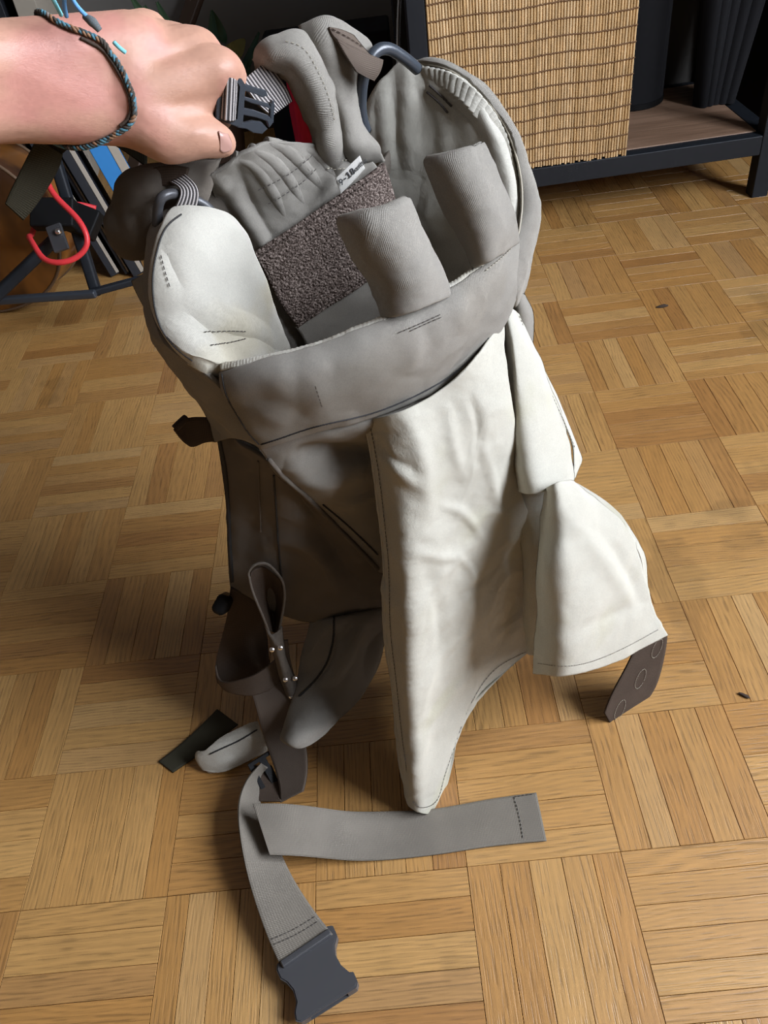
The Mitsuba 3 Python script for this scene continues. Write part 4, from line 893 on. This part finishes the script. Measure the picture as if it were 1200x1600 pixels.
sk = sheet([[(852, 764, -.034), (862, 758, -.046), (876, 752, -.046), (894, 752, -.026)],
            [(848, 810, -.026), (868, 808, -.058), (900, 798, -.058), (945, 790, -.030)],
            [(843, 870, -.044), (876, 864, -.076), (928, 852, -.066), (985, 836, -.034)],
            [(839, 935, -.054), (878, 930, -.088), (940, 915, -.076), (1006, 890, -.044)],
            [(836, 1000, -.064), (882, 998, -.098), (950, 985, -.084), (1022, 952, -.054)],
            [(836, 1052, -.072), (884, 1054, -.104), (955, 1036, -.088), (1042, 992, -.062)]], .0014, 80, 120, wr=.0026, wf=22, seed=107, crease=[([(880, 800), (930, 860), (985, 940)], .007, .003), ([(900, 990), (960, 960), (1010, 940)], .006, -.002), ([(866, 770), (860, 860), (858, 960)], .006, .004), ([(940, 830), (975, 880), (1000, 940)], .005, -.003)])
put(K('hood__lower_panel'), sk, 'hood_cotton')
stitches(K('hood__stitching'), [on(sk, [(842, 1036), (884, 1040), (955, 1021), (1030, 982)], .0008, 120)], 'thread', .0018, .0014, .0003)
sk2 = sheet([[(885, 755, -.02), (896, 752, -.018)], [(940, 792, -.024), (960, 795, -.02)], [(975, 830, -.030), (996, 845, -.024)], [(1000, 872, -.036), (1009, 880, -.030)], [(1006, 915, -.044), (1012, 930, -.038)], [(1018, 955, -.050), (1018, 958, -.046)]], .0016, 14, 90, wr=.001)
put(K('hood__folded_edge'), sk2, 'hood_cotton')
# inside layer of the hood behind the gap, so that the lower fold is closed
il = sheet([[(805, 740, .004), (850, 750, .000), (890, 745, .004)], [(815, 850, .002), (850, 850, -.010), (960, 830, -.014)], [(820, 950, -.006), (850, 950, -.020), (1000, 920, -.030)], [(828, 1010, -.020), (850, 1020, -.034), (1020, 965, -.044)]], .0014, 40, 60, wr=.002, seed=109)
put(K('hood__inner_layer'), il, 'hood_cotton')
ht = sheet([[(990, 1016, -.062), (1042, 992, -.062)], [(988, 1022, -.064), (1040, 1012, -.064)], [(974, 1050, -.068), (1030, 1056, -.068)], [(956, 1084, -.073), (1008, 1096, -.073)], [(944, 1114, -.078), (958, 1140, -.080)]], .0016, 14, 60)
put(K('hood__webbing_tab'), ht, 'brown_webbing', label='brown webbing tab at the corner of the hood')
for cx_, cy_ in ((1000, 1060), (968, 1108), (1026, 1012)):
    th_ = np.linspace(0, TAU, 24); c_, s_ = np.cos(th_), np.sin(th_)
    stitches(K('hood__stitching'), [on(ht, np.c_[cx_+5*c_+7*s_, cy_+5*c_*.6-15*s_], .0009)], 'pale_thread', .0024, .0004, .0003)

# ================================================================== the arm and hand
thing('person', 'bare left forearm and hand gripping the top of the baby carrier', 'person')
Ms = []
def bone(*j, seg=28):
    Ms.append(manifold3d.Manifold.batch_hull([manifold3d.Manifold.sphere(r, seg).translate(tuple(pt((x, y, o)))) for x, y, o, r in j]))
bone((-640, 80, .02, .027), (-640, 180, .02, .027), (-260, 105, .07, .0235), (-260, 170, .07, .0235))
bone((-260, 105, .07, .0235), (-260, 170, .07, .0235), (0, 94, .108, .0205), (0, 165, .108, .0205))
bone((0, 94, .108, .0205), (0, 165, .108, .0205), (165, 78, .118, .0200), (165, 172, .112, .0200))
bone((165, 78, .118, .0200), (165, 172, .112, .0200), (215, 70, .120, .0190), (222, 180, .106, .0190))
I, Mi, R4, L5 = (345, 111, .108, .0145), (308, 78, .124, .0142), (276, 70, .136, .0132), (232, 44, .148, .0118)
bone((208, 150, .106, .0185), I); bone((210, 112, .112, .0185), Mi); bone((212, 85, .120, .0180), R4); bone((200, 66, .126, .0165), L5)
bone((210, 130, .112, .0165), (212, 95, .120, .0165), (300, 95, .121, .0118), (330, 112, .116, .0118))
bone((212, 95, .120, .0165), (205, 75, .126, .0155), (270, 78, .135, .0108), (298, 85, .128, .0115))
bone((205, 70, .128, .0150), (228, 56, .146, .0095), (264, 74, .140, .0105))
bone((222, 180, .106, .0190), (215, 150, .106, .018), (280, 178, .106, .0135), (335, 122, .110, .0125))
# thumb
bone((222, 185, .104, .0190), (262, 214, .098, .0172), (215, 150, .108, .017))
bone((262, 214, .098, .0172), (300, 213, .095, .0138))
bone((262, 205, .100, .0165), (285, 175, .104, .014), (240, 160, .108, .015))
bone((300, 213, .095, .0138), (326, 213, .096, .0122))
bone((326, 213, .096, .0122), (347, 223, .097, .0104))
# fingers curling behind the gathered cloth
bone(I, (366, 126, .146, .0098)); bone((366, 126, .146, .0098), (358, 165, .168, .0088)); bone((358, 165, .168, .0088), (340, 195, .170, .0078))
bone(Mi, (338, 100, .162, .0100)); bone((338, 100, .162, .0100), (336, 150, .184, .0090)); bone((336, 150, .184, .0090), (318, 186, .182, .0078))
bone(R4, (302, 92, .172, .0096)); bone((302, 92, .172, .0096), (304, 140, .192, .0086)); bone((304, 140, .192, .0086), (290, 178, .188, .0074))
bone(L5, (258, 66, .182, .0086)); bone((258, 66, .182, .0086), (262, 108, .196, .0076)); bone((262, 108, .196, .0076), (255, 140, .192, .0066))
arm = Ms[0]
for b in Ms[1:]: arm = arm + b
arm = tomesh(arm.refine_to_length(.0030))
trimesh.smoothing.filter_taubin(arm, .5, -.53, 16)
v = np.array(arm.vertices); nn = np.array(arm.vertex_normals)
# tendons, knuckle bumps and the wrist bone
def bump(px, py, o, r, h):
    global v
    c = pt((px, py, o)); d = np.linalg.norm(v-c, axis=1); v = v + nn*(h*np.exp(-(d/r)**2))[:, None]
for px_, py_, o_, r_, h_ in [(352, 100, .096, .010, .0018), (314, 72, .110, .009, .0022), (280, 62, .122, .009, .0022), (234, 38, .136, .008, .0016), (150, 205, .095, .014, .0012), (312, 205, .083, .006, .0010), (180, 60, .105, .012, .0012)]: bump(px_, py_, o_, r_, h_)
def ridge(p0, p1, r, h):
    global v
    a, b = pt(p0), pt(p1); t = np.clip(((v-a)@(b-a))/((b-a)@(b-a)), 0, 1); d = np.linalg.norm(v-(a+t[:, None]*(b-a)), axis=1)
    v = v + nn*(h*np.exp(-(d/r)**2))[:, None]
ridge((205, 110, .098), (340, 108, .096), .005, .0008); ridge((205, 85, .102), (300, 74, .110), .005, .0010); ridge((200, 65, .106), (262, 62, .122), .005, .0008)
ridge((215, 165, .085), (300, 205, .082), .006, .0008); ridge((235, 95, .10), (290, 88, .112), .006, -.0009)
v = v + nn*((meshkit.fbm(v*60, 3, 2)-.5)*.0009)[:, None]
arm = trimesh.Trimesh(v, arm.faces, process=False)
add('person__arm_and_hand', arm, 'skin')
def nearest(px, py, lift=.0):
    q = pix(arm.vertices); d = (arm.vertices-EYE)@FW
    k = np.argsort(((q-[px, py])**2).sum(1))[:30]; k = k[np.argmin(d[k])]
    return arm.vertices[k] - FW*lift
nl = sheet([[nearest(346, 206, .0008), nearest(354, 207, .0010), nearest(361, 211, .0006)], [nearest(345, 223, .0010), nearest(356, 224, .0013), nearest(367, 226, .0006)], [nearest(346, 240, .0006), nearest(354, 242, .0008), nearest(363, 241, .0002)]], .0008, 16, 16)
add('person__thumb_nail', nl.mesh, 'nail', label='thumb nail')

# --- braided bracelet
thing('bracelet', 'braided blue and brown thread bracelet around the wrist', 'bracelet')
br = [(60, 28, .118), (95, 24, .098), (120, 26, .092), (148, 38, .087), (172, 66, .082), (188, 100, .078), (200, 135, .076), (207, 165, .076), (206, 188, .077), (194, 210, .080), (172, 224, .088), (140, 229, .098), (95, 226, .112), (60, 218, .132), (70, 150, .152), (62, 60, .145), (60, 28, .118)]
bp3 = pts(br)
def push_out(P_):
    t = trimesh.proximity.ProximityQuery(arm) if False else None
    return P_
path = smoothpath(bp3, 240)
from scipy.spatial import cKDTree
kd = cKDTree(arm.vertices)
def snap(p, h, near):
    d, k = kd.query(p); nrm = arm.vertex_normals[k]
    s_ = ((p-arm.vertices[k])*nrm).sum(1)
    return np.where((near | (s_ < h))[:, None], arm.vertices[k]+nrm*h, p)
path = snap(path, .0018, np.ones(len(path), bool))
ker = np.ones(9)/9
path = np.stack([np.convolve(np.pad(path[:, i], 4, 'wrap'), ker, 'valid') for i in range(3)], 1)
tt = np.gradient(path, axis=0); tt /= np.linalg.norm(tt, axis=1, keepdims=True)
n1 = np.cross(tt, [0.3, .9, .2]); n1 /= np.linalg.norm(n1, axis=1, keepdims=True); n2 = np.cross(tt, n1)
s_ = np.r_[0, np.cumsum(np.linalg.norm(np.diff(path, axis=0), axis=1))]
for k in range(3):
    ph = s_/.0075*TAU + k*TAU/3
    q = path + n1*(np.cos(ph)*.0009)[:, None] + n2*(np.sin(ph)*.0009)[:, None]
    m_ = tube(q, .0009, smooth=False, k=7)
    uvb = np.c_[np.r_[np.repeat(s_, 7), 0, 0], np.full(len(m_.vertices), k+.5)]
    add('bracelet__strand', m_, 'braid', True, uvb)
add('bracelet__knot', tube(pts([(132, 26, .0875), (146, 36, .0825), (156, 48, .081)]), [.0016, .0027, .0016], 14, 10), 'braid')
for a, m_ in [([(104, 26, .092), (101, 10, .088), (100, -10, .084), (98, -40, .080)], 'blue_yarn'), ([(138, 28, .086), (124, 14, .084), (112, -4, .082), (106, -40, .080)], 'blue_yarn'), ([(96, 24, .096), (88, 8, .092), (80, -8, .090), (70, -40, .088)], 'teal_yarn'), ([(178, 66, .080), (186, 74, .078), (196, 82, .078)], 'teal_yarn')]:
    add('bracelet__tassel', tube(pts(a), .0012, 20, 6), m_)
uc_ = snap(smoothpath(pts([(130, 40, .088), (160, 66, .082), (184, 110, .078), (196, 150, .076), (198, 182, .077), (184, 208, .082)]), 60), .0008, np.ones(60, bool))
uc_ = np.stack([np.convolve(np.pad(uc_[:, i], 4, 'edge'), ker, 'valid') for i in range(3)], 1)
add('bracelet__under_cord', tube(uc_, .0011, smooth=False, k=6), 'brown_webbing')

# small crumbs on the floor
for i, (px_, py_, lab) in enumerate([(1035, 478, 'dark crumb on the parquet right of the hood, farther one'), (1163, 1086, 'dark splinter on the parquet at the right edge')]):
    p = G(px_, py_, .002); key = numbered('crumb')
    m_ = trimesh.creation.icosphere(2, 1.); vv = m_.vertices*[.010, .003, .0025]*(1+.5*(meshkit.noise(m_.vertices*2.5+i*9)-.5))[:, None]
    vv = vv if i == 0 else vv*[.6, .6, .6]
    mm = trimesh.Trimesh(vv, m_.faces, process=False); mm.apply_transform(trimesh.transformations.rotation_matrix(.1-i*.8, [0, 0, 1]))
    mm.apply_translation([p[0], p[1], .0016])
    scene[key] = mikit.ply(mm, 'brown_webbing', smooth=True); labels[key] = {'label': lab, 'category': 'crumb'}
